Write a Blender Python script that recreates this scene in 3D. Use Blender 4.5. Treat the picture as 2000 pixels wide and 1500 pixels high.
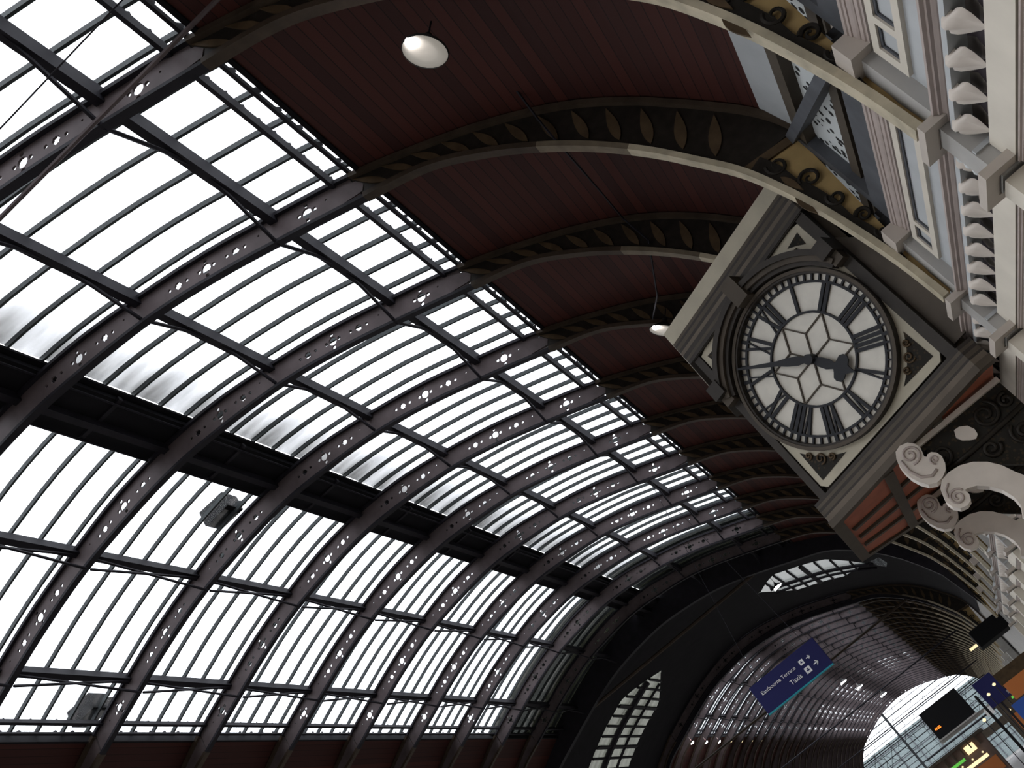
import bpy, bmesh, math, random
from mathutils import Vector, Matrix
random.seed(7)
S = bpy.context.scene
for o in list(bpy.data.objects): bpy.data.objects.remove(o)
C0 = S.collection

# ------------------------------------------------------------------ camera (eye 1.6 m above the platform, z = 0 at the eye)
R = [[0.7347937715317141, 0.4306689435127404, -0.5240251658191801],
     [-0.6640975969861467, 0.299566482416373, -0.6850067914188197],
     [-0.1380307755372868, 0.8513425771722573, 0.5061257959225891]]
cd = bpy.data.cameras.new('camera'); cam = bpy.data.objects.new('camera', cd); C0.objects.link(cam)
m = Matrix(((R[0][0], -R[1][0], -R[2][0], 0), (R[0][1], -R[1][1], -R[2][1], 0), (R[0][2], -R[1][2], -R[2][2], 0), (0, 0, 0, 1)))
cam.matrix_world = m
cd.sensor_width = 36; cd.lens = 36 * 1945.2353 / 2000; cd.clip_start = .05; cd.clip_end = 600
S.camera = cam
# ------------------------------------------------------------------ overcast sky
w = bpy.data.worlds.new('sky'); S.world = w; w.use_nodes = True
bg = w.node_tree.nodes['Background']; bg.inputs[0].default_value = (.95, .97, 1, 1); bg.inputs[1].default_value = 3.2
S.view_settings.view_transform = 'Standard'; S.view_settings.look = 'None'
S.view_settings.exposure = 0.25; S.view_settings.gamma = 1; S.view_settings.use_curve_mapping = False

# ------------------------------------------------------------------ materials
def mat(name, col, rough=.6, metal=0., var=.0, scale=6., bump=0., emit=None, es=0):
    m = bpy.data.materials.new(name); m.use_nodes = True
    nt = m.node_tree; b = nt.nodes['Principled BSDF']
    b.inputs['Base Color'].default_value = (*col, 1); b.inputs['Roughness'].default_value = rough; b.inputs['Metallic'].default_value = metal
    b.inputs['Specular IOR Level'].default_value = .2 if max(col) < .2 else .4
    if var:
        tc = nt.nodes.new('ShaderNodeTexCoord'); no = nt.nodes.new('ShaderNodeTexNoise'); no.inputs['Scale'].default_value = scale; no.inputs['Detail'].default_value = 5
        nt.links.new(tc.outputs['Object'], no.inputs['Vector'])
        cr = nt.nodes.new('ShaderNodeValToRGB'); cr.color_ramp.elements[0].position = .3; cr.color_ramp.elements[1].position = .75
        cr.color_ramp.elements[0].color = (*[c * (1 - var) for c in col], 1); cr.color_ramp.elements[1].color = (*[min(1, c * (1 + var * .6)) for c in col], 1)
        nt.links.new(no.outputs['Fac'], cr.inputs['Fac']); nt.links.new(cr.outputs['Color'], b.inputs['Base Color'])
        if bump:
            bp = nt.nodes.new('ShaderNodeBump'); bp.inputs['Strength'].default_value = bump; bp.inputs['Distance'].default_value = .02
            nt.links.new(no.outputs['Fac'], bp.inputs['Height']); nt.links.new(bp.outputs['Normal'], b.inputs['Normal'])
    if emit:
        b.inputs['Emission Color'].default_value = (*emit, 1); b.inputs['Emission Strength'].default_value = es
    return m
M = dict(
    web=mat('mauve painted rib iron', (.118, .094, .097), .6, 0, .25, 3),
    iron=mat('dark painted iron', (.017, .0155, .021), .65, 0, .3, 4),
    bar=mat('grey glazing bar', (.05, .058, .06), .5, 0, .2, 8),
    crown=mat('dark crown boarding', (.010, .0095, .012), .9, 0, .35, 2),
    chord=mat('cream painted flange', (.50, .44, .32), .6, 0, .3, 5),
    chordd=mat('brown and shaded flange', (.06, .043, .03), .6, 0, .3, 5),  # brown iron, also the shade painted into the lower chord's upper run
    cream=mat('cream wall paint', (.60, .555, .475), .6, 0, .08, 3),
    blue=mat('blue grey wall paint', (.42, .44, .45), .6, 0, .08, 3),
    pink=mat('pinkish brown moulding paint', (.40, .335, .305), .55, 0, .12, 4),
    pale=mat('pale stone moulding paint', (.46, .41, .36), .55, 0, .1, 4),
    grey=mat('grey pilaster paint', (.38, .37, .35), .6, 0, .12, 3),
    recess=mat('dark recess backing', (.045, .037, .042), .8),  # dark board behind the corbels
    slate=mat('slate blue timber', (.085, .09, .10), .55, 0, .3, 3),
    ochre=mat('ochre boarding', (.42, .29, .12), .65, 0, .2, 4),
    chord_halfshade=mat('half shaded tan flange', (.19, .155, .11), .6, 0, .3, 5),  # half shade painted into the middle run of the lower chord
    petal=mat('dull ochre petal', (.085, .056, .03), .65, 0, .3, 6),
    scroll=mat('dark bronze scrollwork', (.025, .021, .017), .45, .2, .3, 9),
    dial=mat('opal dial glass', (.62, .59, .52), .3, 0, .12, 5),
    clockd=mat('dark clock moulding', (.035, .029, .024), .5, 0, .25, 5),
    clockc=mat('stone cream clock case', (.42, .38, .29), .55, 0, .15, 3),
    clockm=mat('umber clock moulding', (.13, .105, .08), .55, 0, .2, 3),
    clockb=mat('brown clock case', (.075, .06, .045), .55, 0, .2, 3),
    numeral=mat('blue black numeral iron', (.018, .019, .023), .5),
    red=mat('rust red panel', (.36, .10, .05), .6, 0, .2, 5),
    plaster=mat('off white plaster', (.62, .56, .50), .5, 0, .1, 5),
    floor=mat('platform paving', (.16, .15, .14), .5, 0, .2, 2),
    brick=mat('sooty brickwork', (.16, .11, .09), .8, 0, .3, 3),
    navy=mat('navy sign enamel', (.015, .016, .085), .7),
    teal=mat('teal sign edge', (.0, .25, .30), .4),
    white=mat('white lettering', (.8, .8, .8), .5),
    black=mat('black housing', (.008, .008, .009), .9),
    led=mat('orange display digits', (.1, .02, 0), .5, emit=(1, .18, .02), es=5),
    green=mat('green lit lettering', (.05, .3, .02), .5, emit=(.25, 1, .15), es=.35),
    warm=mat('warm lit panel', (.8, .7, .4), .5, emit=(1, .8, .45), es=.9),
    lamp=mat('lamp diffuser', (.5, .47, .42), .4, emit=(1, .93, .82), es=.14),
    bulb=mat('bright bulb', (1, 1, 1), .4, emit=(1, .95, .95), es=60),
    shade=mat('dark lamp shade', (.03, .03, .03), .5),
    block=mat('grey green cladding', (.15, .18, .18), .8, 0, .15, .25),
    steel=mat('scaffold steel', (.05, .055, .06), .5),
    orange=mat('orange shopfront', (.45, .14, .03), .5),
    bluem=mat('blue hoarding', (.02, .08, .35), .5),
)
def striped(name, c1, c2, c3):   # long narrow roof boards laid lengthwise: board colour changes along the wrapped section
    m = bpy.data.materials.new(name); m.use_nodes = True; nt = m.node_tree; b = nt.nodes['Principled BSDF']; b.inputs['Roughness'].default_value = .7; b.inputs['Specular IOR Level'].default_value = .25
    uv = nt.nodes.new('ShaderNodeUVMap'); sp = nt.nodes.new('ShaderNodeSeparateXYZ'); nt.links.new(uv.outputs[0], sp.inputs[0])
    mu = nt.nodes.new('ShaderNodeMath'); mu.operation = 'MULTIPLY'; mu.inputs[1].default_value = 6.5; nt.links.new(sp.outputs[0], mu.inputs[0])
    fl = nt.nodes.new('ShaderNodeMath'); fl.operation = 'FLOOR'; nt.links.new(mu.outputs[0], fl.inputs[0])
    wn = nt.nodes.new('ShaderNodeTexWhiteNoise'); wn.noise_dimensions = '1D'; nt.links.new(fl.outputs[0], wn.inputs['W'])
    cr = nt.nodes.new('ShaderNodeValToRGB'); cr.color_ramp.elements[0].color = (*c1, 1); cr.color_ramp.elements[1].color = (*c2, 1)
    nt.links.new(wn.outputs['Value'], cr.inputs['Fac'])
    fr = nt.nodes.new('ShaderNodeMath'); fr.operation = 'FRACT'; nt.links.new(mu.outputs[0], fr.inputs[0])
    lt = nt.nodes.new('ShaderNodeMath'); lt.operation = 'LESS_THAN'; lt.inputs[1].default_value = .08; nt.links.new(fr.outputs[0], lt.inputs[0])
    mx = nt.nodes.new('ShaderNodeMixRGB'); nt.links.new(lt.outputs[0], mx.inputs[0]); nt.links.new(cr.outputs[0], mx.inputs[1]); mx.inputs[2].default_value = (*c3, 1)
    nt.links.new(mx.outputs[0], b.inputs['Base Color'])
    return m
M['boards'] = striped('red brown roof boards', (.036, .011, .009), (.066, .017, .012), (.012, .004, .004))
def fret(name, a, b_, sc):
    m = bpy.data.materials.new(name); m.use_nodes = True; nt = m.node_tree; b = nt.nodes['Principled BSDF']; b.inputs['Roughness'].default_value = .8; b.inputs['Specular IOR Level'].default_value = .15
    tc = nt.nodes.new('ShaderNodeTexCoord'); v = nt.nodes.new('ShaderNodeTexVoronoi'); v.inputs['Scale'].default_value = sc
    nt.links.new(tc.outputs['Object'], v.inputs['Vector'])
    cr = nt.nodes.new('ShaderNodeValToRGB'); cr.color_ramp.interpolation = 'CONSTANT'; cr.color_ramp.elements[0].color = (*b_, 1); cr.color_ramp.elements[1].color = (*a, 1); cr.color_ramp.elements[1].position = .33
    nt.links.new(v.outputs['Distance'], cr.inputs['Fac']); nt.links.new(cr.outputs['Color'], b.inputs['Base Color']); return m
M['fret'] = fret('white pierced fretwork', (.55, .58, .58), (.02, .02, .02), 9)
M['foliage'] = fret('dark carved foliage', (.022, .02, .017), (.045, .034, .022), 22)
def glass(name, dirt, tint=(.97, .98, 1), tl_=(.4, .395, .38), crown=False):
    m = bpy.data.materials.new(name); m.use_nodes = True; nt = m.node_tree; nt.nodes.clear()
    out = nt.nodes.new('ShaderNodeOutputMaterial'); tr = nt.nodes.new('ShaderNodeBsdfTransparent'); tr.inputs[0].default_value = (*tint, 1)
    tl = nt.nodes.new('ShaderNodeBsdfTranslucent'); tl.inputs[0].default_value = (*tl_, 1)
    gl = nt.nodes.new('ShaderNodeBsdfGlossy'); gl.inputs['Roughness'].default_value = .15; gl.inputs[0].default_value = (.8, .8, .8, 1)
    tc = nt.nodes.new('ShaderNodeTexCoord'); mp = nt.nodes.new('ShaderNodeMapping'); mp.inputs['Scale'].default_value = (.35, 1.6, .35)
    no = nt.nodes.new('ShaderNodeTexNoise'); no.inputs['Scale'].default_value = 1.2; no.inputs['Detail'].default_value = 3
    nt.links.new(tc.outputs['Object'], mp.inputs[0]); nt.links.new(mp.outputs[0], no.inputs['Vector'])
    mr = nt.nodes.new('ShaderNodeMapRange'); mr.inputs[1].default_value = .3; mr.inputs[2].default_value = .8; mr.inputs[3].default_value = dirt[0]; mr.inputs[4].default_value = dirt[1]
    nt.links.new(no.outputs['Fac'], mr.inputs[0])
    m1 = nt.nodes.new('ShaderNodeMixShader')
    if crown:    # soot gathered towards the ridge on the wall side panes
        sx = nt.nodes.new('ShaderNodeSeparateXYZ'); nt.links.new(tc.outputs['Object'], sx.inputs[0])
        g = nt.nodes.new('ShaderNodeMapRange'); g.interpolation_type = 'SMOOTHSTEP'; g.inputs[1].default_value = 2.3; g.inputs[2].default_value = .6; g.inputs[3].default_value = 0; g.inputs[4].default_value = .62
        nt.links.new(sx.outputs[0], g.inputs[0])
        gt = nt.nodes.new('ShaderNodeMath'); gt.operation = 'GREATER_THAN'; gt.inputs[1].default_value = 0; nt.links.new(sx.outputs[0], gt.inputs[0])
        gm = nt.nodes.new('ShaderNodeMath'); gm.operation = 'MULTIPLY'; nt.links.new(g.outputs[0], gm.inputs[0]); nt.links.new(gt.outputs[0], gm.inputs[1])
        mn = nt.nodes.new('ShaderNodeMath'); mn.operation = 'MULTIPLY'; nt.links.new(gm.outputs[0], mn.inputs[0]); n2 = nt.nodes.new('ShaderNodeMapRange'); n2.inputs[1].default_value = .3; n2.inputs[2].default_value = .7; n2.inputs[3].default_value = .6; n2.inputs[4].default_value = 1.2
        nt.links.new(no.outputs['Fac'], n2.inputs[0]); nt.links.new(n2.outputs[0], mn.inputs[1])
        ad = nt.nodes.new('ShaderNodeMath'); ad.operation = 'ADD'; ad.use_clamp = True; nt.links.new(mr.outputs[0], ad.inputs[0]); nt.links.new(mn.outputs[0], ad.inputs[1]); mr = ad
    nt.links.new(mr.outputs[0], m1.inputs[0]); nt.links.new(tr.outputs[0], m1.inputs[1]); nt.links.new(tl.outputs[0], m1.inputs[2])
    lw = nt.nodes.new('ShaderNodeLayerWeight'); lw.inputs[0].default_value = .2
    m2 = nt.nodes.new('ShaderNodeMixShader'); nt.links.new(lw.outputs['Facing'], m2.inputs[0]); nt.links.new(m1.outputs[0], m2.inputs[1]); nt.links.new(gl.outputs[0], m2.inputs[2])
    nt.links.new(m2.outputs[0], out.inputs[0]); return m
M['glass'] = glass('roof glazing', (0, .10), tl_=(.13, .128, .122), crown=True)
M['old_shadeglass'] = glass('dusty and shaded crossing glazing', (.3, .7), (.17, .175, .17), (.12, .125, .12))
M['grimy_shadeglass'] = glass('grimy and shaded crossing glazing', (.2, 1), (.13, .135, .115), (.025, .025, .02)); M['clear'] = glass('clear end glazing', (0, .02))

# ------------------------------------------------------------------ mesh helpers
class MB:
    def __init__(s): s.v = []; s.f = []; s.uv = None
    def add(s, vs, fs):
        n = len(s.v); s.v += [tuple(v) for v in vs]; s.f += [tuple(i + n for i in f) for f in fs]; return s
    def box(s, x0, x1, y0, y1, z0, z1):
        return s.hexa([(x0, y0, z0), (x1, y0, z0), (x1, y1, z0), (x0, y1, z0), (x0, y0, z1), (x1, y0, z1), (x1, y1, z1), (x0, y1, z1)])
    def hexa(s, v): return s.add(v, [(0, 3, 2, 1), (4, 5, 6, 7), (0, 1, 5, 4), (1, 2, 6, 5), (2, 3, 7, 6), (3, 0, 4, 7)])
    def beam(s, a, b, wd, ht, up=(0, 0, 1)):
        a = Vector(a); b = Vector(b); d = (b - a).normalized(); up = Vector(up); sd = d.cross(up)
        if sd.length < 1e-4: sd = d.cross(Vector((0, 1, 0)))
        sd.normalize(); u = sd.cross(d); sd *= wd / 2; u *= ht / 2
        return s.hexa([a - sd - u, a + sd - u, a + sd + u, a - sd + u, b - sd - u, b + sd - u, b + sd + u, b - sd + u])
    def tube(s, pts, r, n=6):
        pts = [Vector(p) for p in pts]; rs = r if isinstance(r, (list, tuple)) else [r] * len(pts); n0 = len(s.v); ref = None
        for i, p in enumerate(pts):
            d = (pts[min(i + 1, len(pts) - 1)] - pts[max(i - 1, 0)]).normalized()
            if ref is None: ref = d.orthogonal().normalized()
            ref = (ref - d * ref.dot(d)).normalized(); b = d.cross(ref)
            for k in range(n):
                a = 2 * math.pi * k / n; s.v.append(tuple(p + (ref * math.cos(a) + b * math.sin(a)) * rs[i]))
        for i in range(len(pts) - 1):
            for k in range(n): s.f.append((n0 + i * n + k, n0 + i * n + (k + 1) % n, n0 + (i + 1) * n + (k + 1) % n, n0 + (i + 1) * n + k))
        s.f.append(tuple(n0 + k for k in range(n))[::-1]); s.f.append(tuple(n0 + (len(pts) - 1) * n + k for k in range(n))); return s
    def prism(s, loop, d):   # loop of 3D points extruded by vector d
        n = len(loop); d = Vector(d); a = [Vector(p) for p in loop]
        return s.add(a + [p + d for p in a], [tuple(range(n))[::-1], tuple(range(n, 2 * n))] + [(i, (i + 1) % n, n + (i + 1) % n, n + i) for i in range(n)])
    def band(s, A, B, d):    # strip between polylines A and B (equal length), extruded by d
        n = len(A); d = Vector(d); A = [Vector(p) for p in A]; B = [Vector(p) for p in B]
        vs = A + B + [p + d for p in A] + [p + d for p in B]; f = []
        for i in range(n - 1):
            f += [(i, i + 1, n + i + 1, n + i), (2 * n + i, 3 * n + i, 3 * n + i + 1, 2 * n + i + 1), (i, 2 * n + i, 2 * n + i + 1, i + 1), (n + i, n + i + 1, 3 * n + i + 1, 3 * n + i)]
        f += [(0, n, 3 * n, 2 * n), (n - 1, 3 * n - 1, 4 * n - 1, 2 * n - 1)]
        return s.add(vs, f)
    def sweep(s, path, prof, side=1, closed=False):   # horizontal path [(x,y)], profile [(out,z)] closed polygon
        P = [Vector((p[0], p[1])) for p in path]; n = len(P); k = len(prof); n0 = len(s.v); nr = []
        for i in range(n - (0 if closed else 1)):
            d = (P[(i + 1) % n] - P[i]).normalized(); nr.append(Vector((-d.y, d.x)) * side)
        for i in range(n):
            if closed: a = nr[i - 1]; b = nr[i]
            else: a = nr[max(i - 1, 0)]; b = nr[min(i, n - 2)]
            mit = (a + b) / (1 + a.dot(b))
            for (o, z) in prof: s.v.append((P[i].x + mit.x * o, P[i].y + mit.y * o, z))
        for i in range(n if closed else n - 1):
            for j in range(k): s.f.append((n0 + i * k + j, n0 + i * k + (j + 1) % k, n0 + ((i + 1) % n) * k + (j + 1) % k, n0 + ((i + 1) % n) * k + j))
        if not closed: s.f.append(tuple(n0 + j for j in range(k))); s.f.append(tuple(n0 + (n - 1) * k + j for j in range(k))[::-1])
        return s
    def lathe(s, prof, c, n=24):
        n0 = len(s.v)
        for (r, z) in prof:
            for k in range(n): a = 2 * math.pi * k / n; s.v.append((c[0] + r * math.cos(a), c[1] + r * math.sin(a), c[2] + z))
        for i in range(len(prof) - 1):
            for k in range(n): s.f.append((n0 + i * n + k, n0 + i * n + (k + 1) % n, n0 + (i + 1) * n + (k + 1) % n, n0 + (i + 1) * n + k))
        return s
ROOT = {}
def obj(name, mb, m, parent=None, kind=None, label=None, smooth=False, base=None):
    me = bpy.data.meshes.new(name)
    o0 = Vector((0, 0, 0)); p = parent
    while p is not None: o0 += p.location; p = p.parent
    b = Vector(base) if base is not None and parent is None else Vector((0, 0, 0))
    me.from_pydata([tuple(Vector(v) - o0 - b) for v in mb.v], [], mb.f)
    bm = bmesh.new(); bm.from_mesh(me); bmesh.ops.recalc_face_normals(bm, faces=bm.faces); bm.to_mesh(me); bm.free()
    if smooth:
        for p_ in me.polygons: p_.use_smooth = True
    me.materials.append(M[m] if isinstance(m, str) else m)
    o = bpy.data.objects.new(name, me); C0.objects.link(o); o.location = b
    if parent: o.parent = parent
    if kind: o['kind'] = kind
    if label: o['label'] = label
    return o
def thing(name, loc, label, cat, group=None, kind=None):
    o = bpy.data.objects.new(name, None); C0.objects.link(o); o.location = loc; o.empty_display_size = .2
    o['label'] = label
    if cat: o['category'] = cat
    if group: o['group'] = group
    if kind: o['kind'] = kind
    return o
def tag(o, label, cat, group=None):
    o['label'] = label; o['category'] = cat
    if group: o['group'] = group
    return o
def dup(root, loc, label=None, group=None, cat=None):
    r = root.copy(); C0.objects.link(r); r.location = loc
    if label: r['label'] = label
    if group: r['group'] = group
    for ch in list(root.children):
        c = ch.copy(); C0.objects.link(c); c.parent = r
        for g in ch.children:
            d = g.copy(); C0.objects.link(d); d.parent = c
    return r
ORD = ['first', 'second', 'third', 'fourth', 'fifth', 'sixth', 'seventh', 'eighth', 'ninth', 'tenth', 'eleventh', 'twelfth', 'thirteenth', 'fourteenth', 'fifteenth', 'sixteenth', 'seventeenth', 'eighteenth', 'nineteenth', 'twentieth', 'twenty-first', 'twenty-second', 'twenty-third', 'twenty-fourth', 'twenty-fifth', 'twenty-sixth', 'twenty-seventh', 'twenty-eighth', 'twenty-ninth', 'thirtieth', 'thirty-first']

# ------------------------------------------------------------------ geometry of the nave
XC = -7.67; Y0 = 6.566; D = 3.05; FLOOR = -1.6
def YR(k): return Y0 + D * k
OUT = [(0, 11.32), (1.2, 11.25), (2.4, 11.02), (3.7, 10.68), (4.85, 10.27), (5.93, 9.85), (6.8, 9.42), (7.65, 8.93), (8.28, 8.49), (8.82, 8.02), (9.28, 7.49), (9.54, 7.12), (9.79, 6.74), (10.1, 6.2), (10.26, 5.7), (10.34, 5.0), (10.36, 4.0)]
INN = [(0, 10.84), (1.1, 10.77), (2.5, 10.57), (3.7, 10.24), (4.87, 9.82), (5.9, 9.42), (6.93, 9.0), (7.6, 8.5), (8.15, 7.96), (8.62, 7.39), (9.01, 6.8), (9.3, 6.25), (9.54, 5.75), (9.69, 5.25), (9.8, 4.75), (9.88, 4.2), (9.93, 3.7), (9.95, 3.2)]
def catmull(P, n=6):
    out = []
    for i in range(len(P) - 1):
        p0 = P[max(i - 1, 0)]; p1 = P[i]; p2 = P[i + 1]; p3 = P[min(i + 2, len(P) - 1)]
        if i == 0: p0 = (-P[1][0], P[1][1])
        for j in range(n):
            t = j / n
            out.append(tuple(.5 * ((2 * b) + (-a + c) * t + (2 * a - 5 * b + 4 * c - d) * t * t + (-a + 3 * b - 3 * c + d) * t ** 3) for a, b, c, d in zip(p0, p1, p2, p3)))
    out.append(P[-1]); return out
OC = catmull(OUT); IC = catmull(INN)
def interp(cv, u):
    u = abs(u)
    for i in range(len(cv) - 1):
        if cv[i + 1][0] >= u:
            a, b = cv[i], cv[i + 1]; t = (u - a[0]) / max(b[0] - a[0], 1e-6); return a[1] + (b[1] - a[1]) * t
    return cv[-1][1]
def zo(u): return interp(OC, u)
def zi(u): return interp(IC, u)
def slope(u, cv=OC):
    e = .15; a = abs(u); return (interp(cv, a + e) - interp(cv, max(a - e, 0))) / (a + e - max(a - e, 0))
def off(u, d):           # point offset d outwards from the outer curve at signed u
    s_ = slope(u) * (1 if u >= 0 else -1); n = Vector((-s_, 1)).normalized(); return (XC + u + n.x * d, zo(u) + n.y * d)

# ------------------------------------------------------------------ large structure
mb = MB(); mb.box(-70, 2.9, -30, 40.2, FLOOR - .2, FLOOR); mb.box(-70, 2.9, 40.2, 55.2, FLOOR - .2, FLOOR); mb.box(-70, 30, 55.2, 200, FLOOR - .2, FLOOR)
obj('floor', mb, 'floor', kind='structure')
def sheet(name, u0, u1, y0, y1, d, m, n=20, kind='structure', parent=None, thick=.05):
    A = []; B = []; L = [0]
    for i in range(n + 1):
        u = u0 + (u1 - u0) * i / n; x, z = off(u, d); A.append((x, z)); x2, z2 = off(u, d + thick); B.append((x2, z2))
    for i in range(n): L.append(L[-1] + math.hypot(A[i + 1][0] - A[i][0], A[i + 1][1] - A[i][1]))
    mb = MB(); mb.band([(x, y0, z) for x, z in A], [(x, y0, z) for x, z in B], (0, y1 - y0, 0))
    o = obj(name, mb, m, parent, kind=kind)
    me = o.data; uvl = me.uv_layers.new(name='uv')
    o0 = Vector((0, 0, 0)); p = parent
    while p is not None: o0 += p.location; p = p.parent
    for poly in me.polygons:
        for li in poly.loop_indices:
            v = me.vertices[me.loops[li].vertex_index].co + o0
            best = min(range(n + 1), key=lambda i: (A[i][0] - v.x) ** 2 + (A[i][1] - v.z) ** 2)
            uvl.data[li].uv = (L[best], v.y)
    return o
NEAR = (-14.0, YR(11) - .1); FAR = (YR(16) + .1, YR(43))
for (y0, y1) in (NEAR, FAR):
    sheet('ceiling', 6.2, 10.2, y0, y1, .04, 'boards', 26)
    sheet('ceiling', -10.34, -6.2, y0, y1, .04, 'boards', 26)
    sheet('ceiling', -.47, .63, y0, y1, .18, 'crown', 4)
for (y0, y1) in (NEAR, FAR):      # upstands closing the glass edges
    for u in (6.22, -6.22):
        (xa, za), (xb, zb) = off(u, 0), off(u, .34); mb = MB(); mb.hexa([(xa - .03, y0, za), (xa + .03, y0, za), (xa + .03, y1, za), (xa - .03, y1, za), (xb - .03, y0, zb), (xb + .03, y0, zb), (xb + .03, y1, zb), (xb - .03, y1, zb)]); obj('trim_2', mb, 'crown', kind='structure')

# ------------------------------------------------------------------ glazing bays (windows of the roof)
def glazing(k, y0, y1, n, detailed=True, gm='glass'):
    root = thing('window_%d' % n, (XC, (y0 + y1) / 2, 10), '', None, kind='structure'); del root['label']
    for (u0, u1) in ((-6.2, -.45), (.6, 6.2)):
        mb = MB(); A = []; B = []
        for i in range(15):
            u = u0 + (u1 - u0) * i / 14; x, z = off(u, .30); A.append((x, y0, z)); x, z = off(u, .312); B.append((x, y0, z))
        mb.band(A, B, (0, y1 - y0, 0)); obj('pane', mb, gm, root)
        if detailed:
            for j in range(5):
                y = y0 + D * j / 5
                if y >= y1 - .01: break
                mb = MB(); A = []; B = []
                for i in range(15):
                    u = u0 + (u1 - u0) * i / 14; x, z = off(u, .22); A.append((x, y - .022, z)); x, z = off(u, .30); B.append((x, y - .022, z))
                mb.band(A, B, (0, .044, 0)); obj('glazing_bar', mb, 'bar', root)
    return root
wn = 1
for k in range(-2, 11): glazing(k, YR(k), YR(k + 1), wn, True, {9: 'old_shadeglass', 10: 'grimy_shadeglass'}.get(k, 'glass')); wn += 1  # last bays dim towards the crossing, its roof's shade put into the glass
for k in range(16, 43):
    glazing(k, YR(k), YR(k + 1), wn, k < 30); wn += 1

# ------------------------------------------------------------------ roof ribs
def plate2d(loops, holes, thick, name):   # loops in (x,z); returns mesh centred on y=0
    cu = bpy.data.curves.new(name, 'CURVE'); cu.dimensions = '2D'; cu.fill_mode = 'BOTH'; cu.extrude = thick / 2
    for L in loops + holes:
        sp = cu.splines.new('POLY'); sp.points.add(len(L) - 1); sp.use_cyclic_u = True
        for i, p in enumerate(L): sp.points[i].co = (p[0], p[1], 0, 1)
    o = bpy.data.objects.new(name, cu); C0.objects.link(o); bpy.context.view_layer.update()
    dg = bpy.context.evaluated_depsgraph_get(); me = bpy.data.meshes.new_from_object(o.evaluated_get(dg))
    bpy.data.objects.remove(o); bpy.data.curves.remove(cu)
    for v in me.vertices: v.co = (v.co.x, -v.co.z, v.co.y)
    return me
def hole_groups():
    H = []
    def circ(cx, cz, r, n=10): return [(cx + r * math.cos(2 * math.pi * i / n), cz + r * math.sin(2 * math.pi * i / n)) for i in range(n)]
    def star(cx, cz, r): return [(cx + r * (1 if i % 2 else .78) * math.cos(2 * math.pi * i / 16), cz + r * (1 if i % 2 else .78) * math.sin(2 * math.pi * i / 16)) for i in range(16)]
    def group(u, kind):
        s_ = (zo(u + .05) - zo(u - .05)) / .1 if abs(u) > .06 else 0
        t = Vector((1, s_ )).normalized(); nrm = Vector((-t.y, t.x)); c = Vector((u, (zo(u) + zi(u)) / 2))
        if kind == 's':
            H.append(star(c.x, c.y, .068))
            for d in (-.16, .16): H.append(circ(*(c + t * d), .031, 8))
        else:
            H.append(circ(c.x, c.y, .08, 12))
            for a, b in ((-.13, 0), (.13, 0), (0, .125), (0, -.125)): H.append(circ(*(c + t * a + nrm * b), .035, 8))
    for sg in (-1, 1):
        for u, kd in ((5.3, 'q'), (4.15, 's'), (3.65, 'q'), (3.15, 's'), (1.75, 's'), (1.22, 'q'), (.7, 's')): group(sg * u, kd)
    for u in (5.62, 4.55, 2.15): H.append(circ(u, (zo(u) + zi(u)) / 2 + .05, .018, 6)); H.append(circ(-u, (zo(u) + zi(u)) / 2 + .05, .018, 6))
    return H
us = [-6.05 + 12.1 * i / 60 for i in range(61)]
webmesh = plate2d([[(u, zo(u)) for u in us] + [(u, zi(u)) for u in reversed(us)]], hole_groups(), .03, 'web')
webmesh.materials.append(M['web'])
def arc_pts(cv, u0): return [(u, z) for (u, z) in cv if u >= u0]
def lens(c, d, L, W, y, mbk, th=.02):   # pointed leaf in the XZ plane
    d = Vector(d).normalized(); n = Vector((-d.y, d.x)); pts = []
    for i in range(9): t = i / 8; pts.append((t, math.sin(math.pi * t ** .8)))
    loop = [Vector(c) + d * (L * t) + n * (W / 2 * s) for t, s in pts] + [Vector(c) + d * (L * t) - n * (W / 2 * s) for t, s in reversed(pts[1:-1])]
    mbk.prism([(p.x, y, p.y) for p in loop], (0, th, 0))
def spiral(c, r, turns, a0, dirn=1, n=22):
    return [(c[0] + r * (1 - .8 * i / n) * math.cos(a0 + dirn * turns * 2 * math.pi * i / n), c[1] + r * (1 - .8 * i / n) * math.sin(a0 + dirn * turns * 2 * math.pi * i / n)) for i in range(n + 1)]
def resample(P, n):
    L = [0]
    for i in range(len(P) - 1): L.append(L[-1] + math.hypot(P[i + 1][0] - P[i][0], P[i + 1][1] - P[i][1]))
    out = []
    for i in range(n + 1):
        t = L[-1] * i / n; j = 0
        while j < len(L) - 2 and L[j + 1] < t: j += 1
        f = (t - L[j]) / max(L[j + 1] - L[j], 1e-9); out.append((P[j][0] + (P[j + 1][0] - P[j][0]) * f, P[j][1] + (P[j + 1][1] - P[j][1]) * f))
    return out
Q = (10.22, 5.62); ST = (9.56, 5.72)   # top of the wall post, foot of the radial strut (u,z)
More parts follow.
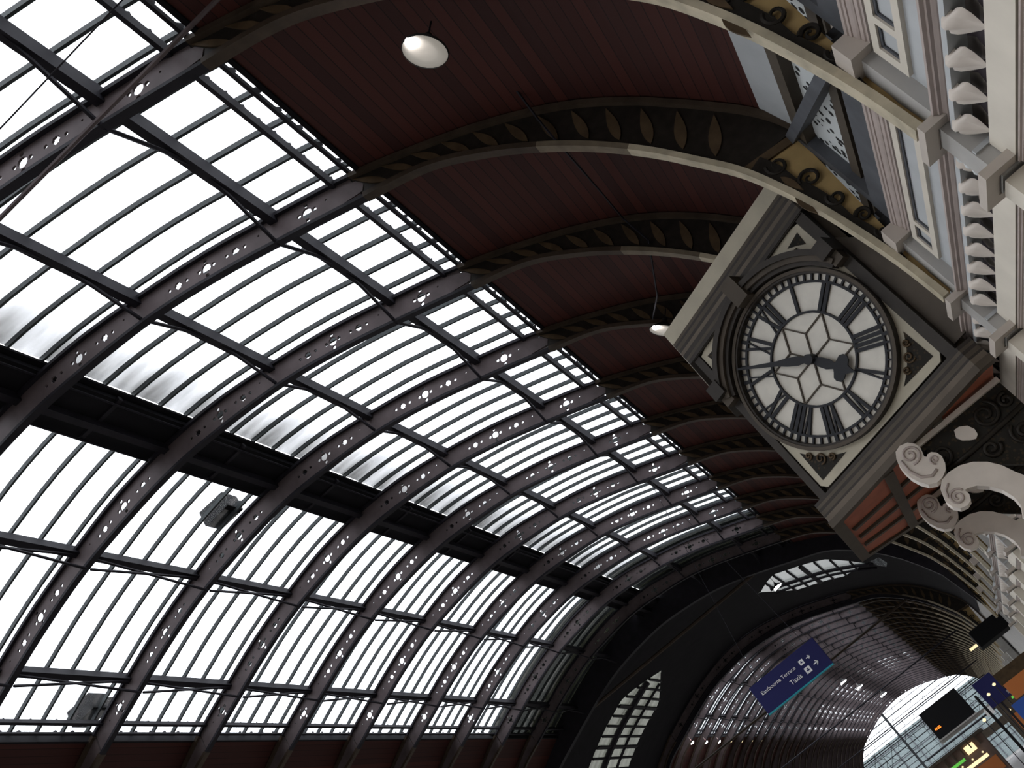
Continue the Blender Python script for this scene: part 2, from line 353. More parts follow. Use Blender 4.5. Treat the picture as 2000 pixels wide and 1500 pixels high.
def make_rib():
    r = thing('roof_rib', (XC, 0, 0), '', 'roof rib')
    W = bpy.data.objects.new('web', webmesh); C0.objects.link(W); W.parent = r
    X = lambda u: XC + u
    def flange(cv, u0, u1, d0, d1, wy, m, name, sg=0):
        n = 64; mb = MB(); A = []; B = []
        for i in range(n + 1):
            u = u0 + (u1 - u0) * i / n; z = interp(cv, u); s_ = slope(u, cv) * (1 if u >= 0 else -1); nn = Vector((-s_, 1)).normalized()
            A.append((X(u + nn.x * d0), -wy / 2, z + nn.y * d0)); B.append((X(u + nn.x * d1), -wy / 2, z + nn.y * d1))
        mb.band(A, B, (0, wy, 0)); return obj(name, mb, m, r)
    flange(OC, -6.1, 6.1, -.025, .03, .16, 'iron', 'outer_flange')
    flange(IC, -6.1, 6.1, -.03, .02, .13, 'iron', 'inner_flange')
    def curveband(cv, u0, sg, d0, d1, wy, m, name):
        P = [(p[0], p[1]) for p in cv if p[0] >= u0]; mb = MB(); A = []; B = []
        for i, p in enumerate(P):
            a = P[max(i - 1, 0)]; b = P[min(i + 1, len(P) - 1)]; t = Vector((b[0] - a[0], b[1] - a[1])).normalized(); nn = Vector((-t.y, t.x))
            A.append((XC + sg * (p[0] + nn.x * d0), -wy / 2, p[1] + nn.y * d0)); B.append((XC + sg * (p[0] + nn.x * d1), -wy / 2, p[1] + nn.y * d1))
        mb.band(A, B, (0, wy, 0)); return obj(name, mb, m, r)
    for sg in (1, -1):
        curveband(OC, 6.0, sg, -.05, .02, .2, 'chordd', 'upper_chord')
        full = IC
        curveband([p for p in IC if p[0] <= (8.2 if sg > 0 else 8.9)], 6.0, sg, -.035, .035, .15, 'chordd', 'lower_chord')  # wall side: brown puts the shade higher up the chord into its colour
        if sg > 0: curveband([p for p in IC if p[0] <= 8.9], 8.1, sg, -.035, .035, .15, 'chord_halfshade', 'lower_chord')  # tan step of the painted light falloff, between shaded brown and lit cream
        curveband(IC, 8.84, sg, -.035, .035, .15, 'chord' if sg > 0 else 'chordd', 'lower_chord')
        # petal web between the chords
        Pi = [p for p in IC if 6.0 <= p[0] and p[1] > 5.7]; Po = [p for p in OC if 6.0 <= p[0] and p[1] > 5.6]; n = 26
        def res(P):
            L = [0]
            for i in range(len(P) - 1): L.append(L[-1] + math.hypot(P[i + 1][0] - P[i][0], P[i + 1][1] - P[i][1]))
            out = []
            for i in range(n + 1):
                t = L[-1] * i / n; j = 0
                while j < len(L) - 2 and L[j + 1] < t: j += 1
                f = (t - L[j]) / (L[j + 1] - L[j]); out.append((P[j][0] + (P[j + 1][0] - P[j][0]) * f, P[j][1] + (P[j + 1][1] - P[j][1]) * f))
            return out
        a, b = res(Pi), res(Po); mb = MB()
        mb.band([(XC + sg * p[0], -.02, p[1]) for p in a], [(XC + sg * p[0], -.02, p[1]) for p in b], (0, .04, 0)); obj('leaf_web', mb, 'scroll' if sg > 0 else 'web', r)
        for i in range(2, n, 2) if sg > 0 else ():
            q = Vector(a[i]) * .86 + Vector(b[i]) * .14; e = Vector(b[max(i - 2, 0)]) * .85 + Vector(a[max(i - 2, 0)]) * .15
            dd = e - q; mb = MB(); L = dd.length
            dd.x *= sg; lens((XC + sg * q.x, q.y), dd, L, .085 + .07 * i / n, -.04, mb); obj('petal', mb, 'petal', r)
        # radial strut, foot board and scrolls
        mb = MB(); mb.beam((XC + sg * ST[0], 0, ST[1]), (XC + sg * Q[0], 0, Q[1]), .10, .07, (0, 1, 0)); obj('radial_strut', mb, 'petal', r)
        P = resample([p for p in IC if p[0] >= ST[0] - .01], 10); mb = MB()
        qx = Q[0] - .02
        A = [(XC + sg * (p[0] + .05), .0, p[1]) for p in P]; B = [(XC + sg * (max(qx - .02 * i, p[0] + .08)), .0, Q[1] - (Q[1] - 3.25) * i / 10) for i, p in enumerate(P)]
        mb.band(A, B, (0, .03, 0)); obj('foot_board', mb, 'ochre', r)
        if sg == 1:
            mb = MB()
            A2 = [(XC + p[0] + .03, -.05, p[1]) for p in P[:9]]; B2 = [(XC + p[0] + .03 + .16 * (1 - i / 9) + .02 + .02 * math.sin(i * 2.2), -.05, p[1] + .05) for i, p in enumerate(P[:9])]
            mb.band(A2, B2, (0, .04, 0))
            for c, rr, tt, a0, dr in (((9.83, 5.5), .12, 1.3, 2.5, 1), ((9.96, 5.12), .12, 1.3, 3, -1), ((9.98, 4.75), .10, 1.3, 2.2, 1), ((10.03, 4.4), .085, 1.3, 2.6, -1), ((10.02, 4.12), .07, 1.4, 2, 1)):
                sp = spiral(c, rr, tt, a0, dr); mb.tube([(XC + p[0], -.04, p[1]) for p in sp], [.026 - .015 * i / len(sp) for i in range(len(sp))], 6)
            obj('scrollwork', mb, 'scroll', r)
            for (cx, cz, L, Wd, dx, dz) in ((9.78, 5.35, .3, .1, .5, -.8), (9.72, 5.05, .32, .1, .35, -1), (9.84, 4.72, .3, .09, .25, -1)):
                mb = MB(); lens((XC + cx - .02, cz), (dx * .3, dz), L, Wd * .8, -.07, mb); obj('petal', mb, 'petal', r)
        # gusset at the change from pierced to leafy web
        mb = MB(); u = 6.05
        if sg > 0: mb.prism([(XC + sg * (u - .28), -.03, zo(u - .28) - .06), (XC + sg * (u + .05), -.03, zo(u + .05) - .12), (XC + sg * (u + .12), -.03, (zo(u) + zi(u)) / 2 - .05), (XC + sg * (u + .05), -.03, zi(u + .05) + .10), (XC + sg * (u - .28), -.03, zi(u - .28) + .05)], (0, .06, 0)); obj('gusset', mb, 'web', r)
    return r
rib0 = make_rib()
def rib_label(k):
    if k < 0: return 'pierced iron roof rib behind the nearest one, %s' % ('just overhead' if k == -1 else 'out of the picture')
    if k <= 11: return 'mauve pierced iron arch rib, %s from the camera before the crossing' % ORD[k]
    return 'dark pierced iron arch rib, %s beyond the roof crossing' % ORD[k - 16]
first = True
for k in list(range(-1, 12)) + list(range(16, 44)):
    loc = (XC, YR(k), 0)
    if first: rib0.location = loc; rib0['label'] = rib_label(k); rib0['group'] = 'near roof ribs'; first = False
    else: dup(rib0, loc, rib_label(k), 'near roof ribs' if k < 12 else 'far roof ribs')

# ------------------------------------------------------------------ purlins with crossed tension rods between the ribs
def dp_(u): return .26 if u == 2.48 else .34
LN = {5.83: 'lowest', 4.87: 'second lowest', 2.48: 'upper', 0: 'crown', 6.08: 'thin edge'}
for u in (5.83, 4.87, 2.48, 0, -2.48, -4.87, -5.83, 6.08, -6.08):
    for si, (k0, k1) in enumerate(((-2, 11), (16, 43))):
        thin = abs(u) > 6
        x, z = off(u, .06 if thin else 0)
        side = 'on the wall side' if u > 0 else ('at the ridge' if u == 0 else 'on the far side')
        t = thing('purlin', (x, YR(max(k0, 0)), z), '%s purlin of the %s glazed roof %s' % (LN[abs(u)], 'near' if si == 0 else 'distant', side), 'purlin', 'purlins')
        mb = MB(); wd, ht = (.05, .06) if thin else ((.06, .12) if abs(u) == 5.83 else (.13, .2))
        s_ = slope(u) * (1 if u >= 0 else -1); up = Vector((-s_, 0, 1)).normalized()
        mb.beam((x, YR(k0), z), (x, YR(k1), z), wd, ht, up)
        if thin or abs(u) == 5.83:
            y = YR(k0)
            lim = YR(min(k1, 26))
            while y < lim:
                sx = up * .06
                mb.beam(Vector((x, y, z)) + sx * .5, Vector((x, y + .1, z)) + sx * 1.6, .03, .05, up); y += .3 if abs(u) < 6 else .42
        obj('beam', mb, 'iron', t)
        if not thin and 1 < abs(u) < 5:
            xi_ = XC + u; zin = zi(u) + .04; dn = Vector((x, 0, z)) - up * .40
            for k in range(k0, min(k1, 30)):
                a, b = YR(k) + .05, YR(k + 1) - .05
                if u > 0:
                    lo = up * (.09 + dp_(u)); hi = up * .07; A_ = Vector((x, a - .05, z)); B_ = Vector((x, b + .05, z)); Mid = (A_ + B_) / 2
                    for p, q in ((A_, Mid - Vector((0, .15, 0))), (B_, Mid + Vector((0, .15, 0)))):
                        mb = MB(); mb.tube([p - lo, p * .66 + q * .34 - lo * .62 - hi * .38, p * .33 + q * .67 - lo * .25 - hi * .75, q - hi], .03, 5); obj('tension_rod', mb, 'iron', t)
                    continue
                for (za, zb) in ((0, 1), (1, 0)):
                    dp = .34 if u > 0 else .40; dp = .26 if u == 2.48 else dp; pa = Vector((x, a, z)) - up * (.09 + dp * za); pb = Vector((x, b, z)) - up * (.09 + dp * zb)
                    mid = (pa + pb) / 2
                    mb = MB(); mb.tube([pa, pa * .66 + pb * .34, pa * .34 + pb * .66, pb], .028 if abs(u) < 5 else .022, 5)
                    obj('tension_rod', mb, 'iron', t)
# box gutter walkway under the crown
t = thing('ridge_walkway', (XC + .05, YR(0), 11.3), 'dark boarded walkway running under the ridge before the crossing', 'walkway')
mb = MB(); mb.box(XC - .38, XC + .55, NEAR[0], NEAR[1], 11.37, 11.46); obj('deck', mb, 'crown', t)
for k in range(-1, 11):
    mb = MB(); mb.beam((XC - .4, YR(k) + 1.5, 11.37), (XC + .6, YR(k) + 1.5, 11.37), .08, .08); obj('bearer', mb, 'iron', t)
    for dx in (-.36, .5):
        mb = MB(); mb.tube([(XC + dx, YR(k) + .1, 11.3), (XC + dx, YR(k + 1) - .1, 11.3)], .02, 5); obj('handrail', mb, 'iron', t)

# ------------------------------------------------------------------ crossing (transept) vault
YM = (YR(11) + YR(16)) / 2; HT = (YR(16) - YR(11)) / 2
LENS = {1: (3.3, 8.5), -1: (2.8, 10.0)}
def zmain(x): return zo(x - XC) + .05
def lensw(x):
    u = x - XC; sg = 1 if u > 0 else -1; a, b = LENS[sg]; t = (abs(u) - a) / (b - a)
    return 0 if t <= 0 or t >= 1 else 2.75 * min(1, math.sin(math.pi * min(t * 1.15, 1 if sg < 0 else t * 1.15)) * 1.35 if t < .5 or sg > 0 else 1)
mb = MB(); mgr = MB(); mgl = MB(); nx = 150
us_ = [-10.34 + 20.68 * i / nx for i in range(nx + 1)]
for i in range(nx):
    xa, xb = XC + us_[i], XC + us_[i + 1]; za, zb = zmain(xa), zmain(xb); wa, wb = lensw(xa), lensw(xb); ya, yb = YR(11), YR(16)
    mb.add([(xa, ya, za), (xb, ya, zb), (xb, YM - wb, zb), (xa, YM - wa, za)], [(0, 1, 2, 3)])
    mb.add([(xa, YM + wa, za), (xb, YM + wb, zb), (xb, yb, zb), (xa, yb, za)], [(0, 1, 2, 3)])
    if wa or wb: (mgr if xa > XC else mgl).add([(xa, YM - wa, za), (xb, YM - wb, zb), (xb, YM + wb, zb), (xa, YM + wa, za)], [(0, 1, 2, 3)])
obj('ceiling', mb, 'crown', kind='structure')
for nm, mg, mt, sg, n_ in (('right hand', mgr, 'old_shadeglass', 1, 9), ('left hand', mgl, 'grimy_shadeglass', -1, 15)):
    wd_ = obj('window_%d' % (60 if sg > 0 else 61), mg, mt, kind='structure')
    a, b = LENS[sg]
    for i in range(1, n_):
        x = XC + sg * (a + (b - a) * i / n_); wq = lensw(x)
        mb = MB(); mb.beam((x, YM - wq, zmain(x) - .04), (x, YM + wq, zmain(x) - .04), .10 if i % 4 else .2, .08); obj('glazing_bar', mb, 'iron', wd_)
    for yy in ((YM, .09), (YM + 1.3, .06)) if sg > 0 else ((YM - 1, .16), (YM + .9, .07)):
        pts = [XC + sg * (a + (b - a) * (j + 2) / 24) for j in range(21)]
        mb = MB(); mb.tube([(x, yy[0], zmain(x) - .06) for x in pts], yy[1], 5); obj('purlin_bar', mb, 'iron', wd_)
# deep girders and tie beams framing the crossing
for nm, k, zz in (('near', 11, 9.88), ('far', 16, 7.7)):
    t = thing('crossing_girder', (XC, YR(k), 3), 'dark deep arched girder at the %s edge of the roof crossing' % nm, 'girder')
    mb = MB(); n = 60; A = []; B = []
    for i in range(n + 1):
        u = -9.9 + 19.8 * i / n; A.append((XC + u, YR(k) - .2 + (0 if k == 11 else .3), zo(u) + .34)); B.append((XC + u, YR(k) - .2 + (0 if k == 11 else .3), zi(u) - .25))
    mb.band(A, B, (0, .3, 0)); obj('girder_web', mb, 'iron', t)
    mb = MB(); mb.tube([(-17.0, YR(k) + .2, zz), (2.2, YR(k) + .2, zz)], .07, 6); tie = obj('tie_rod', mb, 'chordd', t)
for i, (y, z_, x0) in enumerate(((70.5, 6.5, 2.3), (98, 6.2, 2.3), (118, 6.0, 2.3))):
    mb = MB(); mb.tube([(-17.5, y, z_), (x0, y, z_)], .05, 6); tag(obj('tie_rod', mb, 'iron'), 'thin straight tie rod across the far nave, %s beyond the crossing' % ORD[i], 'tie rod', 'far tie rods')
mb = MB(); mb.tube([(-6.4, 6.2, 9.55), (-.3, 6.2, 9.42)], .028, 6); tag(obj('tie_rod', mb, 'web'), 'mauve straight rod crossing in front of the nearest rib', 'tie rod')
mb = MB(); mb.tube([(-6.2, 5.35, 9.2), (-1.2, 5.35, 9.2)], .009, 5); tag(obj('cable', mb, 'iron'), 'thin cable across the glass in the upper left corner', 'cable')

# ------------------------------------------------------------------ walls, far screen
def wallbox(name, *a, m='brick'): mb = MB(); mb.box(*a); return obj(name, mb, m, kind='structure')
wallbox('wall_right', 2.62, 3.0, -14, YR(11) - .3, FLOOR, 2.5, m='cream')
wallbox('wall_right', 2.72, 3.0, -14, YR(11) - .3, 2.5, 6.4, m='cream')
wallbox('wall_right', 2.72, 3.0, YR(11) - .3, YR(16) + .3, FLOOR, 6.4, m='grey')
wallbox('wall_right', 2.62, 3.0, YR(16) + .3, 150, FLOOR, 6.4, m='grey')
for y0, y1 in ((-14, YR(11)), (YR(16), 150)):
    wallbox('trim_1', -18.2, -17.75, y0, y1, 2.55, 3.0, m='iron')
k = 0
while YR(k) < 140:
    mb = MB(); mb.tube([(-17.95, YR(k), FLOOR), (-17.95, YR(k), 2.55)], .2, 8); tag(obj('column', mb, 'grey'), 'round iron column carrying the far side of the roof', 'column', 'arcade columns'); k += 3 if k != 9 else 7
wallbox('wall_back', -18.4, 3.0, -14.4, -14, FLOOR, 12)
# end screen: steel trusses in the open arch
yE = YR(43) + .3
t = thing('end_screen', (XC, yE, FLOOR), 'glazed steel screen filling the bright arch at the far end', 'screen')
mb = MB(); n = 40
A = [(XC + u, yE, zo(u) - .02) for u in [-10.1 + 20.2 * i / n for i in range(n + 1)]]; B = [(p[0], yE, FLOOR) for p in A]
mb.band(A, B, (0, .03, 0)); obj('pane', mb, 'clear', t)
def arch_x(z):
    u = 0
    while u < 10.3 and zo(u) - .2 > z: u += .05
    return min(u, 10.2)
for i, z_ in enumerate([1.0 + .62 * j for j in range(16)]):
    a = arch_x(z_); mb = MB(); h = .07 if i % 2 else .12; mb.box(XC - a, XC + a, yE - .15, yE - .05, z_, z_ + h); obj('transom', mb, 'steel', t)
for i in range(13):
    u = -9.3 + 1.55 * i; mb = MB(); wd = .30 if i == 4 else .05; mb.box(XC + u, XC + u + wd, yE - .2, yE - .1, FLOOR, zo(u) - .2); obj('mullion', mb, 'steel', t)
for i in range(12):
    u0 = -9.3 + 1.55 * i; u1 = u0 + 1.55; zt = min(zi(u0), zi(u1)) - .1
    for z_ in (zt - 2, zt - 4.2):
        if z_ > 2: mb = MB(); mb.beam((XC + u0, yE - .1, z_), (XC + u1, yE - .1, z_ + 1.9), .05, .05); obj('brace', mb, 'steel', t); mb = MB(); mb.beam((XC + u0, yE - .1, z_ + 1.9), (XC + u1, yE - .1, z_), .05, .05); obj('brace', mb, 'steel', t)
mb = MB(); n = 60
mb.band([(XC + u, yE - .3, zo(u) - .22) for u in [-9.7 + 19.4 * i / n for i in range(n + 1)]], [(XC + u, yE - .3, zo(u) + .2) for u in [-9.7 + 19.4 * i / n for i in range(n + 1)]], (0, .3, 0)); obj('arch_rim', mb, 'brick', t)
# office block beyond
t = thing('office_block', (XC, 170, FLOOR), 'grey green clad building seen through the far arch', 'building')
mb = MB(); mb.box(-40, 12, 168, 186, FLOOR, 9.2); obj('wall', mb, 'block', t)
for j in range(5):
    mb = MB(); mb.box(-40, 12, 167.9, 168, .3 + 2 * j, .42 + 2 * j); obj('floor_band', mb, 'slate', t)
for j in range(14):
    mb = MB(); mb.box(-30 + 3 * j, -29.85 + 3 * j, 167.9, 168, FLOOR, 9.2); obj('cladding_joint', mb, 'slate', t)

# ------------------------------------------------------------------ facade on the right: pilasters and entablatures
XW, XP = 2.45, 2.27
def mould(z0, z1, o):     # stepped classical profile, projecting o
    h = z1 - z0
    return [(-.1, z0), (0, z0), (0, z0 + .12 * h), (.22 * o, z0 + .16 * h), (.22 * o, z0 + .34 * h), (.34 * o, z0 + .36 * h), (.5 * o, z0 + .44 * h), (.6 * o, z0 + .56 * h), (.62 * o, z0 + .64 * h), (.8 * o, z0 + .66 * h), (.8 * o, z0 + .8 * h), (o, z0 + .84 * h), (o, z1), (-.1, z1)]
def make_pilaster():
    t = thing('pilaster', (XP, 0, FLOOR), '', 'pilaster')
    y0, y1 = -.20, .06
    br = lambda xp: [(XW + .06, y0), (xp, y0), (xp, y1), (XW + .06, y1)]
    mb = MB(); mb.box(2.30, 2.61, y0 + .02, y1 - .02, FLOOR, 2.46); obj('shaft', mb, 'cream', t)
    mb = MB(); mb.box(2.36, 2.61, y0, y1, 3.08, 3.86); obj('upper_block', mb, 'grey', t)
    mb = MB(); mb.box(2.31, 2.61, y0 + .01, y1 - .01, 2.49, 3.085); obj('neck_block', mb, 'grey', t)
    mb = MB(); mb.box(2.315, 2.61, y0 - .01, y1 + .01, 2.72, 2.755); obj('neck_fillet', mb, 'blue', t)
    mb = MB(); mb.sweep(br(2.38), mould(3.83, 4.03, .05), -1); obj('cornice_break', mb, 'pale', t)
    mb = MB(); mb.sweep(br(2.29), mould(3.03, 3.10, .09), -1); obj('band_moulding', mb, 'pale', t)
    mb = MB(); mb.sweep(br(2.29), mould(2.50, 2.57, .08), -1); obj('lower_moulding', mb, 'pale', t)
    mb = MB(); mb.box(2.34, 2.40, y1, y1 + .05, 2.62, 2.96); obj('leaf_capital', mb, 'fret', t)
    mb = MB()
    for i in range(4): mb.lathe([(0, -.04), (.03, -.025), (.042, 0), (.03, .03), (0, .045)], (2.36, y1 + .055, 2.68 + .075 * i), 8)
    obj('leaf_boss', mb, 'fret', t, smooth=True)
    return t
def make_entab():
    t = thing('entablature', (XW, 0, 2.4), '', 'entablature')
    a, b = .06, D - .20
    mb = MB(); mb.box(XW + .02, 2.71, a, b, 3.05, 3.86); obj('frieze', mb, 'blue', t)
    # cream frame with sunk panels
    f0, f1 = a + .06, b - .06; zf0, zf1 = 3.44, 3.78; p = [(f0 + .10, f0 + .38), (f0 + .46, f1 - .46), (f1 - .38, f1 - .10)]
    mb = MB(); x0, x1 = XW - .015, XW + .04
    mb.box(x0, x1, f0, f1, zf0, zf0 + .07); mb.box(x0, x1, f0, f1, zf1 - .07, zf1)
    ed = [f0] + [v for q in p for v in q] + [f1]
    for i in range(0, len(ed), 2): mb.box(x0, x1, ed[i], ed[i + 1], zf0 + .07, zf1 - .07)
    obj('panel_frame', mb, 'cream', t)
    for q in p:
        mb = MB(); mb.box(XW + .018, XW + .02, q[0], q[1], zf0 + .07, zf1 - .07); obj('sunk_panel', mb, 'blue', t)
        mb = MB(); mb.box(XW + .002, XW + .012, q[0], q[1], zf1 - .095, zf1 - .07); mb.box(XW + .002, XW + .012, q[1] - .03, q[1], zf0 + .07, zf1 - .07); obj('panel_bead', mb, 'slate', t)
    path = [(XW, a), (XW, b)]
    mb = MB(); mb.sweep(path, mould(3.83, 4.03, .05), 1); obj('cornice', mb, 'pink', t)
    mb = MB(); mb.sweep(path, mould(2.97, 3.10, .14), 1); obj('band_moulding', mb, 'pink', t)
    mb = MB(); mb.box(XW - .10, XW + .1, a, b, 2.93, 2.975); obj('fillet', mb, 'blue', t)
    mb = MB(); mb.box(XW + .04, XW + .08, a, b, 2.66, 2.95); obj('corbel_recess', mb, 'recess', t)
    mb = MB(); mb.box(XW - .03, 2.61, a, b, 2.50, 2.715); obj('plain_band', mb, 'cream', t)
    mb = MB(); mb.sweep([(XW + .05, a + .02), (XW + .05, b - .02)], mould(2.40, 2.49, .07), 1); obj('lower_moulding', mb, 'pink', t)
    mb = MB(); mb.box(XW + .04, 2.61, a, b, 2.2, 2.50); obj('architrave', mb, 'cream', t)
    n = 8
    for i in range(n):
        yc = a + .12 + (b - a - .24) * i / (n - 1); mb = MB(); w0 = .10
        # scalloped corbel: fans out from the fillet down to a pointed toe
        rows = [(3.085, .045, .10), (3.05, .05, .13), (3.02, .10, .12), (2.99, .115, .09), (2.94, .085, .05), (2.89, .045, .02), (2.86, .01, 0.0)]
        V = []; m_ = 8
        for (z_, hw, pr) in rows:
            for j in range(m_ + 1):
                s_ = -1 + 2 * j / m_; flute = .016 * math.cos(s_ * math.pi * 2.5) if 2.9 < z_ < 3.03 else 0
                V.append((XW - .01 - (pr + flute) * math.sqrt(max(0, 1 - (s_ * .93) ** 2)) , yc + s_ * hw, z_ - .135))
        F = []
        for r_ in range(len(rows) - 1):
            for j in range(m_): q_ = r_ * (m_ + 1) + j; F.append((q_, q_ + 1, q_ + m_ + 2, q_ + m_ + 1))
        mb.add(V, F)
        mb.add([(XW + .04, yc - .045, 2.95), (XW + .04, yc + .045, 2.95), (XW + .04, yc + .11, 2.855), (XW + .04, yc, 2.725), (XW + .04, yc - .11, 2.855)], [(0, 1, 2, 3, 4)])
        obj('scalloped_corbel', mb, 'plaster', t, smooth=True)
    return t
def make_vent():
    t = thing('vent_screen', (2.6, 0, 4.06), '', 'vent screen')
    y0, y1 = 0, D
    mb = MB(); mb.box(2.66, 2.70, y0 + .02, y1 - .02, 4.06, 6.1); obj('backing_board', mb, 'clockb', t)
    mb = MB(); mb.box(2.62, 2.655, y0 + .1, y1 - .1, 4.72, 5.42); obj('fretwork', mb, 'fret', t)
    mb = MB(); mb.box(2.47, 2.66, y0 + .1, y1 - .1, 4.07, 4.40); obj('lower_beam', mb, 'slate', t)
    mb = MB(); mb.box(2.50, 2.66, y0 + .1, y1 - .1, 5.38, 5.56); obj('upper_beam', mb, 'clockb', t)
    mb = MB(); mb.box(2.58, 2.66, y0 + .1, y1 - .1, 4.66, 4.80); mb.box(2.60, 2.66, y0 + .1, y1 - .1, 4.60, 4.63); obj('inner_moulding', mb, 'clockb', t)
    mb = MB(); mb.box(2.64, 2.66, y0 + .1, y1 - .1, 4.40, 4.60); obj('light_strip', mb, 'plaster', t)
    mb = MB(); mb.box(2.50, 2.66, y1 - .16, y1 - .02, 4.3, 5.66); obj('post', mb, 'slate', t)
    mb = MB(); mb.beam((2.55, y1 - .1, 5.6), (2.55, y0 + .1, 4.25), .12, .24, (1, 0, 0)); obj('diagonal_brace', mb, 'slate', t)
    mb = MB(); mb.prism([(2.60, y0 + .02, 5.54), (2.64, y0 + .02, 5.56), (2.50, y0 + .02, 6.30), (2.46, y0 + .02, 6.28)], (0, D - .04, 0)); obj('pale_board', mb, 'blue', t)
    return t
pil = make_pilaster(); ent = make_entab(); ven = make_vent()
def where(k):
    if k < 0: return 'in the upper right corner, nearest the camera'
    return 'at the foot of the %s visible rib' % ORD[k]
for i, k in enumerate(range(-1, 11)):
    L1 = 'projecting cream and grey pilaster top ' + where(k) if k != 11 else ''
    L2 = 'cream panelled entablature with scalloped corbels ' + ('nearest the camera' if k < 0 else ('between the %s and %s ribs' % (ORD[k], ORD[k + 1])))
    L3 = 'white fretwork vent screen in dark timber ' + ('nearest the camera' if k < 0 else ('between the %s and %s ribs' % (ORD[k], ORD[k + 1])))
    if i == 0:
        pil.location = (XP, YR(k), FLOOR); ent.location = (XW, YR(k), 2.4); ven.location = (2.6, YR(k), 4.06)
        pil['label'] = L1; ent['label'] = L2; ven['label'] = L3; pil['group'] = 'wall pilasters'; ent['group'] = 'entablature bays'; ven['group'] = 'vent screens'
    else:
        dup(pil, (XP, YR(k), FLOOR), L1, 'wall pilasters')
        if k < 10: dup(ent, (XW, YR(k), 2.4), L2, 'entablature bays'); dup(ven, (2.6, YR(k), 4.06), L3, 'vent screens')
for k in range(16, 42, 2):
    mb = MB(); mb.box(2.3, 2.62, YR(k) - .25, YR(k) + .25, FLOOR, 4.2); mb.box(2.2, 2.62, YR(k) - .35, YR(k) + .35, 3.0, 3.3)
    tag(obj('pilaster', mb, 'grey'), 'dim grey pilaster on the distant wall, %s beyond the crossing' % ORD[(k - 16) // 2], 'pilaster', 'far pilasters')

# ------------------------------------------------------------------ the clock bay
CC = Vector((1.15, 11.0, 4.11)); yaw = math.radians(-29.2)
H = Vector((math.cos(yaw), math.sin(yaw), 0)); N = Vector((math.sin(yaw), -math.cos(yaw), 0)); U = Vector((0, 0, 1))
def L(h, z, n=0): return CC + H * h + U * z + N * n
base = Vector((1.3, 12.6, 2.65))
clock = thing('station_clock', base, 'large square wall clock with white roman dial showing eight minutes to five', 'clock')
def plan(o, h0=-1.13, h1=1.16):    # bay outline offset by o outwards
    a = L(h0, 0); b = L(h1, 0)
    return [(2.3, b.y), (b.x, b.y), (a.x, a.y), (a.x, a.y + 2.35), (b.x, b.y + 4.5), (2.3, b.y + 4.5)]
def cprof(pts): return [(o, CC.z + z) for o, z in pts]
mb = MB(); pl = plan(0); pin = [(x + (.03 if i in (2, 3) else 0), y) for i, (x, y) in enumerate(pl)]
loop = [(x, y, 2.72) for x, y in pl]; 
# case core set back behind the face
core = [(2.3, pl[0][1] + .1), (pl[1][0], pl[1][1] + .1), (pl[2][0] + .06, pl[2][1] + .1), (pl[3][0] + .06, pl[3][1]), (pl[4][0], pl[4][1] - .05), (2.3, pl[5][1] - .05)]
mb.prism([(x, y, 2.72) for x, y in core], (0, 0, 3.0)); obj('case', mb, 'clockb', clock)
# lower and upper mouldings wrap round the three faces
path = plan(0)
def wrap(name, pts, m): mb = MB(); mb.sweep(path, cprof(pts), 1); return obj(name, mb, m, clock)
# sweep direction: from wall along near face leftwards, so outside is on the left hand (+1) -> checked below
SIDE = -1
def wrap(name, pts, m, ext=0):
    mb = MB(); mb.sweep(path, cprof(pts), SIDE); return obj(name, mb, m, clock)
for a, b, o, m_ in ((-1.14, -1.18, .05, 'clockd'), (-1.18, -1.215, .015, 'clockb'), (-1.215, -1.25, .045, 'clockd'), (-1.25, -1.30, -.01, 'clockb'), (-1.30, -1.325, .02, 'clockd'), (-1.325, -1.385, -.02, 'clockm'), (-1.385, -1.41, .0, 'clockd'), (-1.41, -1.46, -.03, 'clockb')):
    wrap('lower_moulding', [(-.12, b), (o, b), (o, a), (-.12, a)], m_)
for a, b, o, m_ in ((1.20, 1.25, .04, 'clockd'), (1.25, 1.29, .07, 'clockb'), (1.29, 1.35, .085, 'clockd'), (1.35, 1.40, .10, 'clockm'), (1.40, 1.44, .13, 'clockd'), (1.44, 1.49, .16, 'clockb'), (1.49, 1.52, .21, 'clockd'), (1.52, 1.56, .24, 'clockb')):
    wrap('upper_moulding', [(-.08, a), (o, a), (o, b), (-.08, b)], m_)
wrap('upper_fascia', [(-.08, 1.56), (.30, 1.56), (.30, 1.60), (.33, 1.74), (-.08, 1.76)], 'clockc')
# soffit with red panels
zs = 2.64; fx0 = pl[2][0]; ring = [(2.3, pl[1][1] - .05), (pl[1][0], pl[1][1]), (pl[2][0], pl[2][1]), (pl[3][0], pl[3][1]), (pl[4][0], pl[4][1]), (2.3, pl[4][1])]
mb = MB(); mb.prism([(x, y, zs + .03) for x, y in ring], (0, 0, .05)); obj('soffit_board', mb, 'red', clock)
def clip_y(x):    # near and far edges of the soffit at x
    a, b = Vector((pl[2][0], pl[2][1])), Vector((pl[1][0], pl[1][1])); t_ = (x - a.x) / (b.x - a.x); yn = a.y + (b.y - a.y) * t_
    c, d = Vector((pl[3][0], pl[3][1])), Vector((pl[4][0], pl[4][1])); yf = c.y + (d.y - c.y) * t_; return yn, yf
mb = MB()
mb.sweep([(2.3, pl[1][1] + .0), (pl[1][0], pl[1][1]), (pl[2][0], pl[2][1]), (pl[3][0], pl[3][1]), (pl[4][0], pl[4][1])], [(-.14, zs), (.0, zs), (.0, zs + .08), (-.14, zs + .08)], SIDE); obj('soffit_rim', mb, 'clockb', clock)
for x in (.86, 1.55):
    yn, yf = clip_y(x); mb = MB(); mb.box(x - .06, x + .06, yn, yf, zs - .01, zs + .05); obj('soffit_rail', mb, 'clockb', clock)
